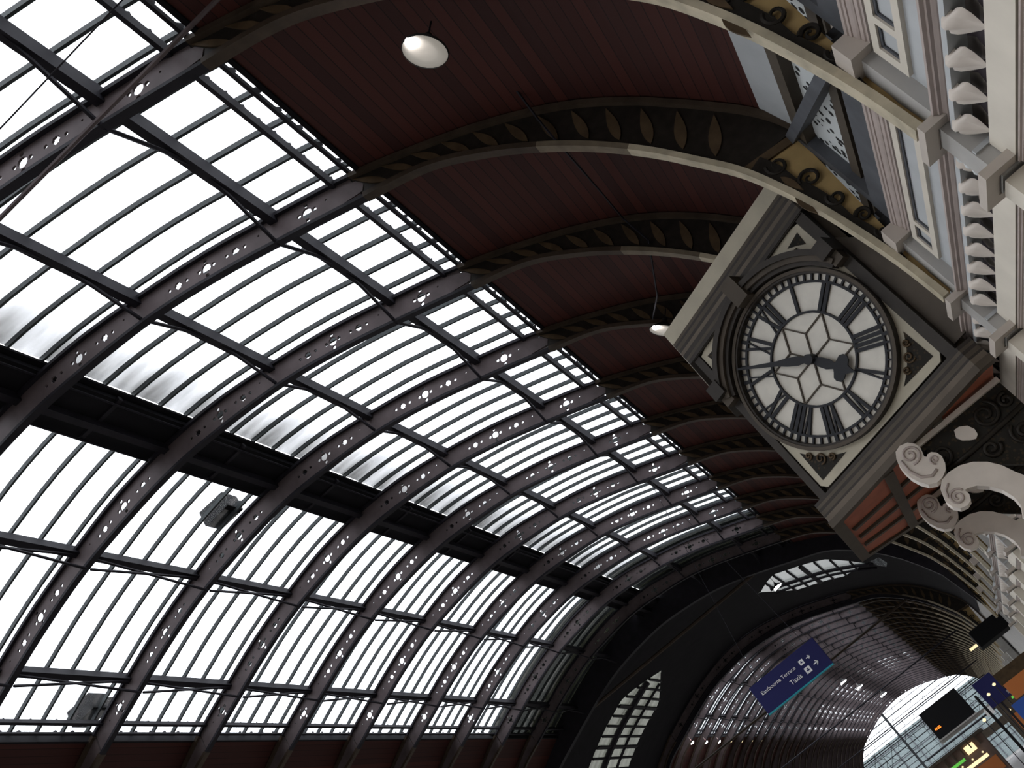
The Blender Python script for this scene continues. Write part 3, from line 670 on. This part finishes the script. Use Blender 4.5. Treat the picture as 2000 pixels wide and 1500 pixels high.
for i, fr in enumerate((.30, .52, .74)):
    mb = MB(); pts = []
    for x in (.2, 2.1):
        yn, yf = clip_y(x); pts.append((x, yn + (yf - yn) * fr, zs + .02))
    mb.beam(pts[0], pts[1], .09, .05); obj('soffit_rail', mb, 'clockb', clock)
# face frame (cream) with four sunk spandrels
W2, ZT, ZB = 1.02, 1.19, -1.09
def quadplate(pts, n0, n1, m, name, par=clock):
    mb = MB(); mb.prism([L(h, z, n0) for h, z in pts], N * (n1 - n0)); return obj(name, mb, m, par)
sq = [(-W2, ZB), (W2, ZB), (W2, ZT), (-W2, ZT)]
# cream plate with circular hole
import itertools
nseg = 72
def ringplate(r0, r1, n0, n1, m, name, a0=0, a1=2 * math.pi, seg=nseg, par=clock, c=(0, 0)):
    mb = MB(); A = []; B = []
    for i in range(seg + 1):
        a = a0 + (a1 - a0) * i / seg; A.append(L(c[0] + r0 * math.sin(a), c[1] + r0 * math.cos(a), n0)); B.append(L(c[0] + r1 * math.sin(a), c[1] + r1 * math.cos(a), n0))
    mb.band(A, B, N * (n1 - n0)); return obj(name, mb, m, par)
mb = MB(); A = []; B = []
for i in range(97):
    a = 2 * math.pi * i / 96; s_, c_ = math.sin(a), math.cos(a); r1 = 1.0
    k_ = min(W2 / abs(s_) if abs(s_) > 1e-6 else 99, (ZT if c_ > 0 else -ZB) / abs(c_) if abs(c_) > 1e-6 else 99)
    A.append(L(r1 * s_, r1 * c_, 0)); B.append(L(k_ * s_, k_ * c_, 0))
mb.band(A, B, N * .03); face = obj('face_frame', mb, 'clockc', clock)
for sx, sz, Z in ((-1, 1, ZT), (1, 1, ZT), (-1, -1, -ZB), (1, -1, -ZB)):
    rr = 1.30 if sz > 0 else 1.10; m_ = .075; cx, cz = W2 - m_, Z - m_ - .02
    pts = [(cx, cz)]
    a0 = math.acos(min(1, cz / rr)); a1 = math.asin(min(1, cx / rr)); 
    if a1 > a0:
        for i in range(11): a = a0 + .03 + (a1 - a0 - .06) * i / 10; pts.append((rr * math.sin(a), rr * math.cos(a)))
        mb = MB(); mb.prism([L(sx * p[0], sz * p[1], .031) for p in pts], N * .008); sp = obj('spandrel_panel', mb, 'foliage', clock)
        mb = MB(); cc = (W2 - m_ - .17, Z - m_ - .2)
        for (dx, dz, r_) in ((0, 0, .07), (-.12, .08, .045), (.09, -.12, .045)):
            s2 = spiral((cc[0] + dx, cc[1] + dz), r_, 1.3, 1); mb.tube([L(sx * p[0], sz * p[1], .05) for p in s2], .012, 5)
        obj('carved_scroll', mb, 'petal', sp, smooth=True)
# vertical dark frame edges
for h0, h1 in ((-1.13, -1.03), (1.03, 1.16)):
    mb = MB(); mb.hexa([L(h0, -1.15, -.05), L(h1, -1.15, -.05), L(h1, -1.15, .05), L(h0, -1.15, .05), L(h0, 1.22, -.05), L(h1, 1.22, -.05), L(h1, 1.22, .05), L(h0, 1.22, .05)]); obj('side_frame', mb, 'clockd', clock)
mb = MB(); mb.hexa([L(-1.13, 1.10 + .09, -.05), L(1.16, 1.19, -.05), L(1.16, 1.19, .07), L(-1.13, 1.19, .07), L(-1.13, 1.25, -.05), L(1.16, 1.25, -.05), L(1.16, 1.25, .07), L(-1.13, 1.25, .07)]); obj('head_frame', mb, 'clockd', clock)
# dial
mb = MB(); mb.prism([L(1.0 * math.sin(2 * math.pi * i / 72), 1.0 * math.cos(2 * math.pi * i / 72), .0) for i in range(72)], N * .02); dial = obj('dial', mb, 'dial', clock)
ringplate(.965, 1.035, .0, .11, 'clockd', 'dial_rim')
ringplate(.99, 1.03, .11, .125, 'clockb', 'dial_bead')
ringplate(.865, .892, .02, .05, 'numeral', 'minute_ring', par=dial)
ringplate(.525, .55, .02, .05, 'numeral', 'inner_ring', par=dial)
for i in range(60):
    a = 2 * math.pi * i / 60; wd = .011 if i % 5 else .02; mb = MB(); t_ = Vector((math.cos(a), -math.sin(a)))
    c0 = (.885 * math.sin(a), .885 * math.cos(a)); c1 = (.97 * math.sin(a), .97 * math.cos(a))
    pts = [(c0[0] - t_.x * wd, c0[1] - t_.y * wd), (c0[0] + t_.x * wd, c0[1] + t_.y * wd), (c1[0] + t_.x * wd, c1[1] + t_.y * wd), (c1[0] - t_.x * wd, c1[1] - t_.y * wd)]
    mb.prism([L(p[0], p[1], .02) for p in pts], N * .03); obj('minute_mark', mb, 'numeral', dial)
NUM = ['XII', 'I', 'II', 'III', 'IIII', 'V', 'VI', 'VII', 'VIII', 'IX', 'X', 'XI']
r0_, r1_ = .545, .87
for i, s_ in enumerate(NUM):
    a = 2 * math.pi * i / 12; er = Vector((math.sin(a), math.cos(a))); et = Vector((math.cos(a), -math.sin(a)))
    wds = {'I': .062, 'V': .10, 'X': .12}; tot = sum(wds[c] for c in s_); x = -tot / 2; mb = MB()
    def bar(xa, xb, th):    # radial bar: xa at the inner end, xb at the outer end
        f = .86    # widths taper towards the centre
        P_ = [er * r0_ + et * (xa * f - th / 2), er * r0_ + et * (xa * f + th / 2), er * r1_ + et * (xb + th / 2), er * r1_ + et * (xb - th / 2)]
        mb.prism([L(p.x, p.y, .02) for p in P_], N * .03)
    for c in s_:
        w_ = wds[c]; xm = x + w_ / 2
        if c == 'I': bar(xm, xm, .040)
        elif c == 'V': bar(xm, xm - w_ * .33, .036); bar(xm, xm + w_ * .33, .018)
        else: bar(xm + w_ * .34, xm - w_ * .34, .036); bar(xm - w_ * .34, xm + w_ * .34, .018)
        x += w_
    obj('numeral', mb, 'numeral', dial)
for i in range(6):    # rhombus star of glazing bars
    ao = math.radians(60 * i); ai = math.radians(60 * i + 30); aj = math.radians(60 * i - 30)
    v = (.53 * math.sin(ao), .53 * math.cos(ao)); p1 = (.30 * math.sin(ai), .30 * math.cos(ai)); p2 = (.30 * math.sin(aj), .30 * math.cos(aj))
    for q0, q1 in ((v, p1), (v, p2), ((0, 0), p1)):
        mb = MB(); mb.beam(L(*q0, .03), L(*q1, .03), .016, .02, N); obj('dial_bar', mb, 'clockb', dial)
def hand(ang, pts, n0, name):
    a = math.radians(ang); er = Vector((math.sin(a), math.cos(a))); et = Vector((math.cos(a), -math.sin(a)))
    loop = [(r, w_) for r, w_ in pts] + [(r, -w_) for r, w_ in reversed(pts) if w_ != 0]
    mb = MB(); mb.prism([L(*(er * r + et * w_), n0) for r, w_ in loop], N * .02); return obj(name, mb, 'numeral', clock)
hh = hand(152, [(-.05, .03), (.05, .035), (.12, .055), (.22, .06), (.30, .035), (.315, .07), (.33, .13), (.37, .155), (.42, .15), (.45, .11), (.455, .05), (.50, .025), (.575, 0)], .075, 'hour_hand')
mh = hand(310.6, [(-.05, .03), (.05, .03), (.15, .055), (.28, .05), (.42, .03), (.97, .012), (.975, 0)], .10, 'minute_hand')
mb = MB(); mb.prism([L(.06 * math.sin(2 * math.pi * i / 16), .06 * math.cos(2 * math.pi * i / 16), .02) for i in range(16)], N * .13); obj('hub', mb, 'numeral', clock)
# hood moulding over the upper half, with corbels and keystone
hood = ringplate(1.05, 1.10, .03, .17, 'clockd', 'hood_moulding', math.radians(-66), math.radians(66))
ringplate(1.10, 1.16, .03, .21, 'clockb', 'hood_moulding', math.radians(-66), math.radians(66))
ringplate(1.16, 1.23, .03, .25, 'clockd', 'hood_moulding', math.radians(-60), math.radians(60))
def ccb(h0, h1, z0, z1, n0, n1, m, name):
    mb = MB(); mb.hexa([L(h0, z0, n0), L(h1, z0, n0), L(h1, z0, n1), L(h0, z0, n1), L(h0, z1, n0), L(h1, z1, n0), L(h1, z1, n1), L(h0, z1, n1)]); return obj(name, mb, m, clock)
for h0, h1 in ((-1.16, -.98), (.98, 1.16)):
    ccb(h0, h1, .52, .72, .03, .27, 'clockd', 'hood_corbel'); ccb(h0 + .02, h1 - .02, .40, .52, .03, .18, 'clockb', 'hood_corbel')
ccb(-.10, .10, 1.02, 1.36, .03, .28, 'clockb', 'keystone')
# curved brown board tying the case back to the wall
mb = MB(); pts = []
for i in range(13):
    a = math.pi / 2 * i / 12; pts.append((1.16 + .30 * math.sin(a), -1.05 + .95 * 1 * math.cos(a)))
mb.prism([L(1.14, -1.05, -.10)] + [L(1.14, .75, -.10)] + [L(1.30, .55, -.1)] + [L(1.42, .2, -.10), L(1.52, -.3, -.1), L(1.56, -.8, -.10), L(1.56, -1.05, -.10)], N * .05); obj('side_board', mb, 'clockb', clock)

# ------------------------------------------------------------------ scroll brackets under the clock
def make_bracket():
    t = thing('scroll_bracket', (2.45, 0, 1.2), '', 'bracket')
    web = [(1.20, 2.60), (2.29, 2.60), (2.29, 1.2), (2.2, 1.35), (1.95, 1.72), (1.62, 2.02), (1.30, 2.16), (1.12, 2.30), (1.10, 2.5)]
    heart = [(1.58, 2.42), (1.62, 2.49), (1.68, 2.485), (1.745, 2.44), (1.77, 2.37), (1.755, 2.31), (1.71, 2.285), (1.66, 2.31), (1.605, 2.355)]
    me = plate2d([web], [], .07, 'web'); me.materials.append(M['foliage']); w_ = bpy.data.objects.new('web', me); C0.objects.link(w_); w_.parent = t; w_.location = (-2.45, 0, -1.2)
    mb = MB(); mb.prism([(x, -.07, z) for x, z in heart], (0, .05, 0)); obj('heart_boss', mb, 'plaster', t)
    mb = MB(); mb.box(1.15, 2.3, -.09, .09, 2.58, 2.635); obj('top_plate', mb, 'plaster', t)
    mb = MB()
    for c, r_, tt, a0, dr in (((1.35, 2.38), .14, 1.5, 2, 1), ((1.95, 2.42), .15, 1.5, 1, -1), ((2.1, 2.05), .14, 1.5, 2, 1), ((1.75, 2.12), .10, 1.4, 0, -1), ((2.2, 2.4), .08, 1.4, 1, 1), ((2.2, 1.65), .08, 1.4, 1, 1)):
        sp = spiral(c, r_, tt, a0, dr); mb.tube([(p[0], -.045, p[1]) for p in sp], .022, 6)
    mb.tube([(1.2, -.045, 2.22), (1.6, -.045, 2.22), (2.05, -.045, 2.24), (2.28, -.045, 2.26)], .03, 6)
    obj('scrollwork', mb, 'scroll', t, smooth=True)
    # C-scroll: large volute with a small returning one
    def vol(loop, y0, y1, name, m='plaster'): mb = MB(); mb.prism([(x, y0, z) for x, z in loop], (0, y1 - y0, 0)); return obj(name, mb, m, t)
    def disc(c, r_, n=28): return [(c[0] + r_ * math.cos(2 * math.pi * i / n), c[1] + r_ * math.sin(2 * math.pi * i / n)) for i in range(n)]
    body = [(.985, 2.60), (1.03, 2.66), (1.10, 2.68), (1.18, 2.655), (1.225, 2.60), (1.235, 2.53), (1.215, 2.475), (1.20, 2.44), (1.215, 2.42), (1.235, 2.435), (1.28, 2.43), (1.315, 2.39), (1.325, 2.33), (1.30, 2.26), (1.25, 2.20), (1.18, 2.165), (1.10, 2.16), (1.03, 2.20), (.985, 2.27), (.955, 2.36), (.95, 2.46), (.96, 2.54)]
    v1 = vol(body, -.24, -.05, 'volute')
    mb = MB(); sp = spiral((1.11, 2.54), .105, 1.6, -2.0, 1, 30); mb.tube([(p[0], -.245, p[1]) for p in sp], .014, 6); mb.tube([(1.0, -.245, 2.55), (.99, -.245, 2.42), (1.03, -.245, 2.3), (1.12, -.245, 2.24), (1.2, -.245, 2.26)], .016, 6)
    mb.tube([(p[0], -.245, p[1]) for p in spiral((1.25, 2.35), .05, 1.4, -2, -1, 20)], .010, 6); obj('carved_line', mb, 'pink', v1, smooth=True)
    # S-scroll sweeping back to the wall
    top = [(1.06, 2.03), (1.09, 2.10), (1.16, 2.155), (1.26, 2.17), (1.38, 2.155), (1.50, 2.10), (1.60, 2.01), (1.67, 1.90), (1.71, 1.78), (1.78, 1.62), (1.92, 1.46), (2.12, 1.36), (2.28, 1.33)]
    bot = [(2.28, .97), (2.15, .98), (1.85, 1.08), (1.62, 1.24), (1.50, 1.36), (1.46, 1.42), (1.52, 1.50), (1.53, 1.60), (1.50, 1.72), (1.44, 1.82), (1.36, 1.90), (1.28, 1.935), (1.245, 1.94), (1.25, 1.885), (1.22, 1.83), (1.16, 1.81), (1.09, 1.83), (1.045, 1.89), (1.035, 1.96)]
    v2 = vol(top + bot, -.22, -.04, 's_scroll')
    mb = MB(); mb.tube([(p[0], -.225, p[1]) for p in spiral((1.15, 1.93), .085, 1.6, .3, 1, 30)], .012, 6); mb.tube([(1.08, -.225, 1.98), (1.11, -.225, 2.05), (1.18, -.225, 2.09)], .012, 6); obj('carved_line', mb, 'pink', v2, smooth=True)
    return t
br = make_bracket(); br.location = (2.45, 10.95, 1.2); br['label'] = 'pale lit scroll bracket with heart shaped cream boss under the near side of the clock'; br['group'] = 'clock brackets'
dup(br, (2.45, 13.55, 1.2), 'brown shadowed scroll bracket under the far side of the clock', 'clock brackets')

# ------------------------------------------------------------------ pendant lamps
BULB = (-.17, .10, -.005)
def make_lamp():
    t = thing('pendant_lamp', (0, 0, 0), '', 'lamp')
    mb = MB(); mb.lathe([(.24, 0), (.25, .02), (.22, .05), (.14, .10), (.08, .14), (.05, .18), (.04, .24), (.0, .25)], (0, 0, 0)); obj('lamp_shade', mb, 'shade', t, smooth=True)
    mb = MB(); mb.lathe([(0, .012), (.12, .006), (.238, .012), (.24, .03), (0, .035)], (0, 0, 0)); obj('diffuser', mb, 'lamp', t, smooth=True)
    mb = MB(); mb.lathe([(0, -.06), (.04, -.03), (.05, .01), (0, .02)], BULB, 12); obj('bulb', mb, 'bulb', t, smooth=True)
    mb = MB(); mb.tube([(0, 0, .22), (0, 0, .42)], .010, 6); obj('rod', mb, 'iron', t)
    return t
def tilt(o, px, py, ratio, slant):
    Rm = Matrix(R); r = Vector(((px - 1000) / 1945.2, (py - 750) / 1945.2, 1)).normalized()
    e1 = Vector((1, slant, 0)); e1 = (e1 - r * e1.dot(r)).normalized(); e2 = r.cross(e1)
    if e2.y < 0: e2 = -e2
    n = (-r * ratio + e2 * math.sqrt(1 - ratio * ratio)); nw = Rm.transposed() @ n
    o.rotation_mode = 'QUATERNION'; o.rotation_quaternion = (-nw).to_track_quat('Z', 'Y')
lp = make_lamp(); tilt(lp, 826, 100, .66, .25); lp.location = (.19, 7.25, 7.92); lp['label'] = 'glowing round pendant lamp near the top of the picture, brightest of all'; lp['group'] = 'pendant lamps'
l2 = dup(lp, (.155, 15.3, 7.86), 'small round lamp with pale disc beside the clock cornice', 'pendant lamps')
for i, (p, s_) in enumerate((((-3.38, 45, 9.94), 'bright lamp spot at the tip of the right crossing skylight'), ((-5.09, 60, 7.01), 'bell lamp beside the blue sign, nearest the sign'), ((-4.59, 60, 6.3), 'middle bell lamp of the three right of the blue sign'), ((-3.84, 60, 5.27), 'lowest bell lamp of the three, close to the far arch'))):
    r = dup(lp, p, s_, 'pendant lamps'); r.scale = (1, 1, 1)
    mb = MB(); mb.lathe([(0, -.05), (.16, -.02), (.2, .02), (0, .06)], (0, 0, 0), 14)
    g = obj('lit_globe', mb, 'bulb', None); g.parent = r; r.rotation_quaternion = (1, 0, 0, 0)
    mb = MB(); mb.tube([(0, 0, .4), (0, 0, zo(p[0] - XC) - p[2] + .05)], .012, 5); g = obj('long_rod', mb, 'iron', None); g.parent = r
tilt(l2, 1295, 643, .40, .08)
# suspension wires of the lamps
mb = MB(); mb.tube([(.75, 9.0, 8.62), (.70, 9.48, 8.18), (.68, 9.55, 7.80), (.75, 11.2, 8.0), (.80, 12.5, 8.25), (.85, 12.55, 7.72), (.45, 14.2, 7.85), (.155, 15.2, 8.12)], .016, 5); tag(obj('conduit', mb, 'iron'), 'dark conduit running under the ribs to the small lamp by the clock', 'conduit')
for i, y in enumerate((YR(k_) + 1.5 for k_ in range(16, 24))):  # glowing discs added in place of bright glass gaps along the haunch
    mb = MB(); mb.lathe([(0, -.06), (.11, -.03), (.14, .03), (0, .06)], (XC - 6.45, y, zo(6.45) - .10), 12)
    tag(obj('gap_glow', mb, 'bulb' if i < 4 else 'warm'), '%s glowing stand-in for a glass gap in the row along the lower left haunch' % ORD[i], 'light', 'haunch gap glows')

# floodlight boxes outside the glass
for nm, (x, z, y), s_ in (('near', (-8.95, 11.72, 15.7), 'dark box with an arm above the glass below the ridge'), ('low', (-13.74, 10.38, 15.83), 'dark box above the glass near the lower left corner')):
    t = thing('rooftop_box', (x, y, z), s_, 'box')
    mb = MB(); mb.box(x - .36, x + .30, y - .25, y + .22, z - .16, z + .2); obj('housing', mb, 'black', t)
    mb = MB(); mb.tube([(x + .2, y + .15, z + .1), (x + .3, y + .42, z + .1), (x - .25, y + .42, z + .1), (x - .2, y + .15, z + .1)], .04, 6); obj('arm', mb, 'black', t)

# ------------------------------------------------------------------ hanging sign
def text(s, size, x, z, y, m, parent, name='lettering', ext=.004):
    cu = bpy.data.curves.new(name, 'FONT'); cu.body = s; cu.size = size; cu.extrude = ext
    o = bpy.data.objects.new(name, cu); C0.objects.link(o); bpy.context.view_layer.update()
    me = bpy.data.meshes.new_from_object(o.evaluated_get(bpy.context.evaluated_depsgraph_get())); bpy.data.objects.remove(o)
    for v in me.vertices: v.co = (v.co.x, -v.co.z, v.co.y)
    me.materials.clear(); me.materials.append(M[m]); o = bpy.data.objects.new(name, me); C0.objects.link(o)
    pl_ = parent.location; o.location = (x - pl_.x, y - pl_.y, z - pl_.z); o.parent = parent; return o
sy = 26.0; sg = thing('hanging_sign', (-3.12, sy, 3.52), 'navy hanging sign with white text for Eastbourne Terrace and Taxis', 'sign')
mb = MB(); mb.box(-4.14, -2.11, sy, sy + .14, 3.52, 4.28); obj('panel', mb, 'navy', sg)
mb = MB(); mb.box(-4.14, -2.11, sy - .01, sy + .15, 3.49, 3.525); obj('edge_strip', mb, 'teal', sg)
text('Eastbourne Terrace', .132, -3.97, 3.945, sy - .006, 'white', sg); text('Taxis', .165, -3.24, 3.70, sy - .006, 'white', sg)
for (cx, cz, s2) in ((-2.70, 3.985, .062), (-2.685, 3.755, .078)):
    mb = MB(); mb.box(cx - s2, cx + s2, sy - .008, sy, cz - s2, cz + s2); ic = obj('pictogram', mb, 'white', sg)
    mb = MB()
    mb.box(cx - s2 * .5, cx + s2 * .5, sy - .012, sy - .008, cz - s2 * .35, cz + s2 * .1); mb.box(cx - s2 * .28, cx + s2 * .28, sy - .012, sy - .008, cz + s2 * .2, cz + s2 * .5); obj('symbol', mb, 'navy', ic)
for (cx, cz, s2) in ((-2.50, 3.985, .05), (-2.43, 3.77, .065)):    # arrows pointing right
    mb = MB(); mb.beam((cx - s2, sy - .006, cz), (cx + s2, sy - .006, cz), .008, .024); mb.beam((cx + s2, sy - .006, cz), (cx + .1 * s2, sy - .006, cz + s2 * .9), .008, .024); mb.beam((cx + s2, sy - .006, cz), (cx + .1 * s2, sy - .006, cz - s2 * .9), .008, .024); obj('arrow', mb, 'white', sg)
for x in (-3.9, -2.35):
    mb = MB(); mb.tube([(x, sy + .07, 4.28), (-2.8, sy + .07, zo(4.87) - .1)], .007, 6); obj('hanger', mb, 'iron', sg)

# departure board
by = 30.0; db = thing('departure_board', (-.97, by, .95), 'big black departure board with orange digits in front of the far arch', 'display board')
mb = MB(); mb.box(-1.57, -.39, by, by + .25, .95, 1.72); obj('housing', mb, 'black', db)
mb = MB(); mb.box(-1.60, -.36, by - .02, by + .27, .91, .95); obj('lower_frame', mb, 'grey', db)
text('17:02', .085, -1.50, 1.17, by - .006, 'led', db, 'digits')
mb = MB(); mb.box(-1.6, 2.29, by + .28, by + .40, .84, .93); obj('gantry_arm', mb, 'grey', db)

# ------------------------------------------------------------------ concourse clutter low on the right
def bxt(name, m, a, label, cat, group=None):
    if a[4] > FLOOR + .5 and name in ('notice_panel', 'advert_hoarding'):
        t = thing(name, ((a[0] + a[1]) / 2, (a[2] + a[3]) / 2, FLOOR), label, cat, group); mb = MB(); mb.box(*a); obj('panel', mb, m, t)
        mb = MB(); mb.box((a[0] + a[1]) / 2 - .03, (a[0] + a[1]) / 2 + .03, a[3], a[3] + .05, FLOOR, a[5]); obj('post', mb, 'iron', t); return t
    mb = MB(); mb.box(*a); return tag(obj(name, mb, m, base=((a[0] + a[1]) / 2, (a[2] + a[3]) / 2, a[4])), label, cat, group)
t = thing('shop_kiosk', (-1.6, 42, FLOOR), 'lit kiosk with pale canopy and green fascia under the far arch', 'kiosk')
mb = MB(); mb.box(-3.4, -.9, 42, 44, FLOOR, .75); obj('cabin', mb, 'brick', t)
mb = MB(); mb.box(-3.5, -.8, 41.8, 44.2, .75, .85); obj('roof', mb, 'clockb', t)
mb = MB(); mb.box(-3.3, -1.95, 41.97, 42, .30, .40); obj('fascia', mb, 'green', t)
mb = MB(); mb.box(-3.2, -1.2, 41.97, 42, -.02, .10); obj('lit_menu', mb, 'warm', t)
mb = MB(); mb.box(-3.3, -1.0, 41.98, 42, -.6, -.1); obj('shopfront', mb, 'orange', t)
for i in range(7): mb = MB(); mb.beam((-3.3 + .36 * i, 41.8, .82), (-3.3 + .36 * i, 41.95, .45), .05, .05); obj('canopy_rib', mb, 'clockb', t)
for i in range(5): mb = MB(); mb.lathe([(0, -.04), (.045, 0), (0, .04)], (-3.1 + .45 * i, 41.93, .2), 8); obj('spot_lamp', mb, 'warm', t)
mb = MB(); mb.box(-1.75, -1.35, 41.9, 42, .38, .66); obj('light_box', mb, 'warm', t)
t = thing('shop_kiosk', (1.0, 38, FLOOR), 'brown kiosk with sloping lit roof beside the departure board', 'kiosk')
mb = MB(); mb.box(.1, 2.1, 38, 40, FLOOR, 1.3); obj('cabin', mb, 'clockb', t)
mb = MB(); mb.prism([(0, 37.8, 1.3), (2.2, 37.8, 1.3), (2.1, 38.2, 1.75), (.1, 38.2, 1.75)], (0, 1.6, 0)); obj('roof', mb, 'petal', t)
mb = MB(); mb.box(.7, 1.9, 37.97, 38, .86, .93); obj('fascia', mb, 'green', t)
mb = MB(); mb.box(.2, 2.0, 37.98, 38, .98, 1.22); obj('sign_board', mb, 'navy', t)
for i in range(5): mb = MB(); mb.lathe([(0, -.04), (.04, 0), (0, .04)], (.4 + .35 * i, 37.94, .66), 8); obj('spot_lamp', mb, 'warm', t)
mb = MB(); mb.box(.3, 1.8, 37.97, 38, -.2, .5); obj('shopfront', mb, 'orange', t)
bxt('notice_panel', 'navy', (.0, .55, 29, 29.1, .75, 1.45), 'dark navy notice panel right of the departure board', 'panel')
bxt('notice_panel', 'white', (-.2, .0, 27.5, 27.6, .62, .80), 'small white notice panel below the departure board', 'panel')
bxt('advert_hoarding', 'bluem', (.35, .95, 26, 26.1, .05, .5), 'blue hoarding low in the right corner', 'hoarding')
bxt('advert_hoarding', 'orange', (.55, 1.3, 27, 27.1, .55, .95), 'orange hoarding at the right edge above the blue one', 'hoarding')
bxt('lamp_column', 'black', (-.13, -.07, 25, 25.06, FLOOR, 1.05), 'dark slender column right of the departure board', 'column')
for i, (x, y, z, s_) in enumerate(((.16, 28, 1.02, 'left of the two amber globe lights beside the kiosk'), (.42, 28, 1.12, 'right of the two amber globe lights beside the kiosk'), (-.32, 27, .62, 'small white light under the departure board'), (2.05, 60, 5.2, 'slanted bright tube light by the wall above the arch'))):
    mb = MB(); 
    if i == 3: mb.beam((1.2, 60, 4.35), (2.62, 60, 4.35), .12, .14)
    else:
        t = thing('globe_light', (x, y, FLOOR), s_, 'light'); mb.lathe([(0, -.045), (.04, -.02), (.045, .01), (0, .04)], (x, y, z), 12); obj('globe', mb, 'warm', t, smooth=True)
        mb = MB(); mb.tube([(x, y, FLOOR), (x, y, z - .03)], .012, 6); obj('post', mb, 'iron', t); continue
    tag(obj('tube_light', mb, 'warm'), s_, 'light')
bxt('dark_cabin', 'black', (1.3, 2.72, 45, 47, 3.1, 3.8), 'black box unit on the wall at the right end of the arch', 'box')
# footbridge and lit shop line further down
t = thing('footbridge', (XC, 110, 1.5), 'dim footbridge deck low across the far arch', 'bridge')
mb = MB(); mb.box(-8, 2.1, 110, 112, 1.2, 1.9); obj('deck', mb, 'clockb', t)
mb = MB(); mb.box(-8, 2.1, 109.9, 110, 2.7, 2.8); obj('handrail', mb, 'iron', t)
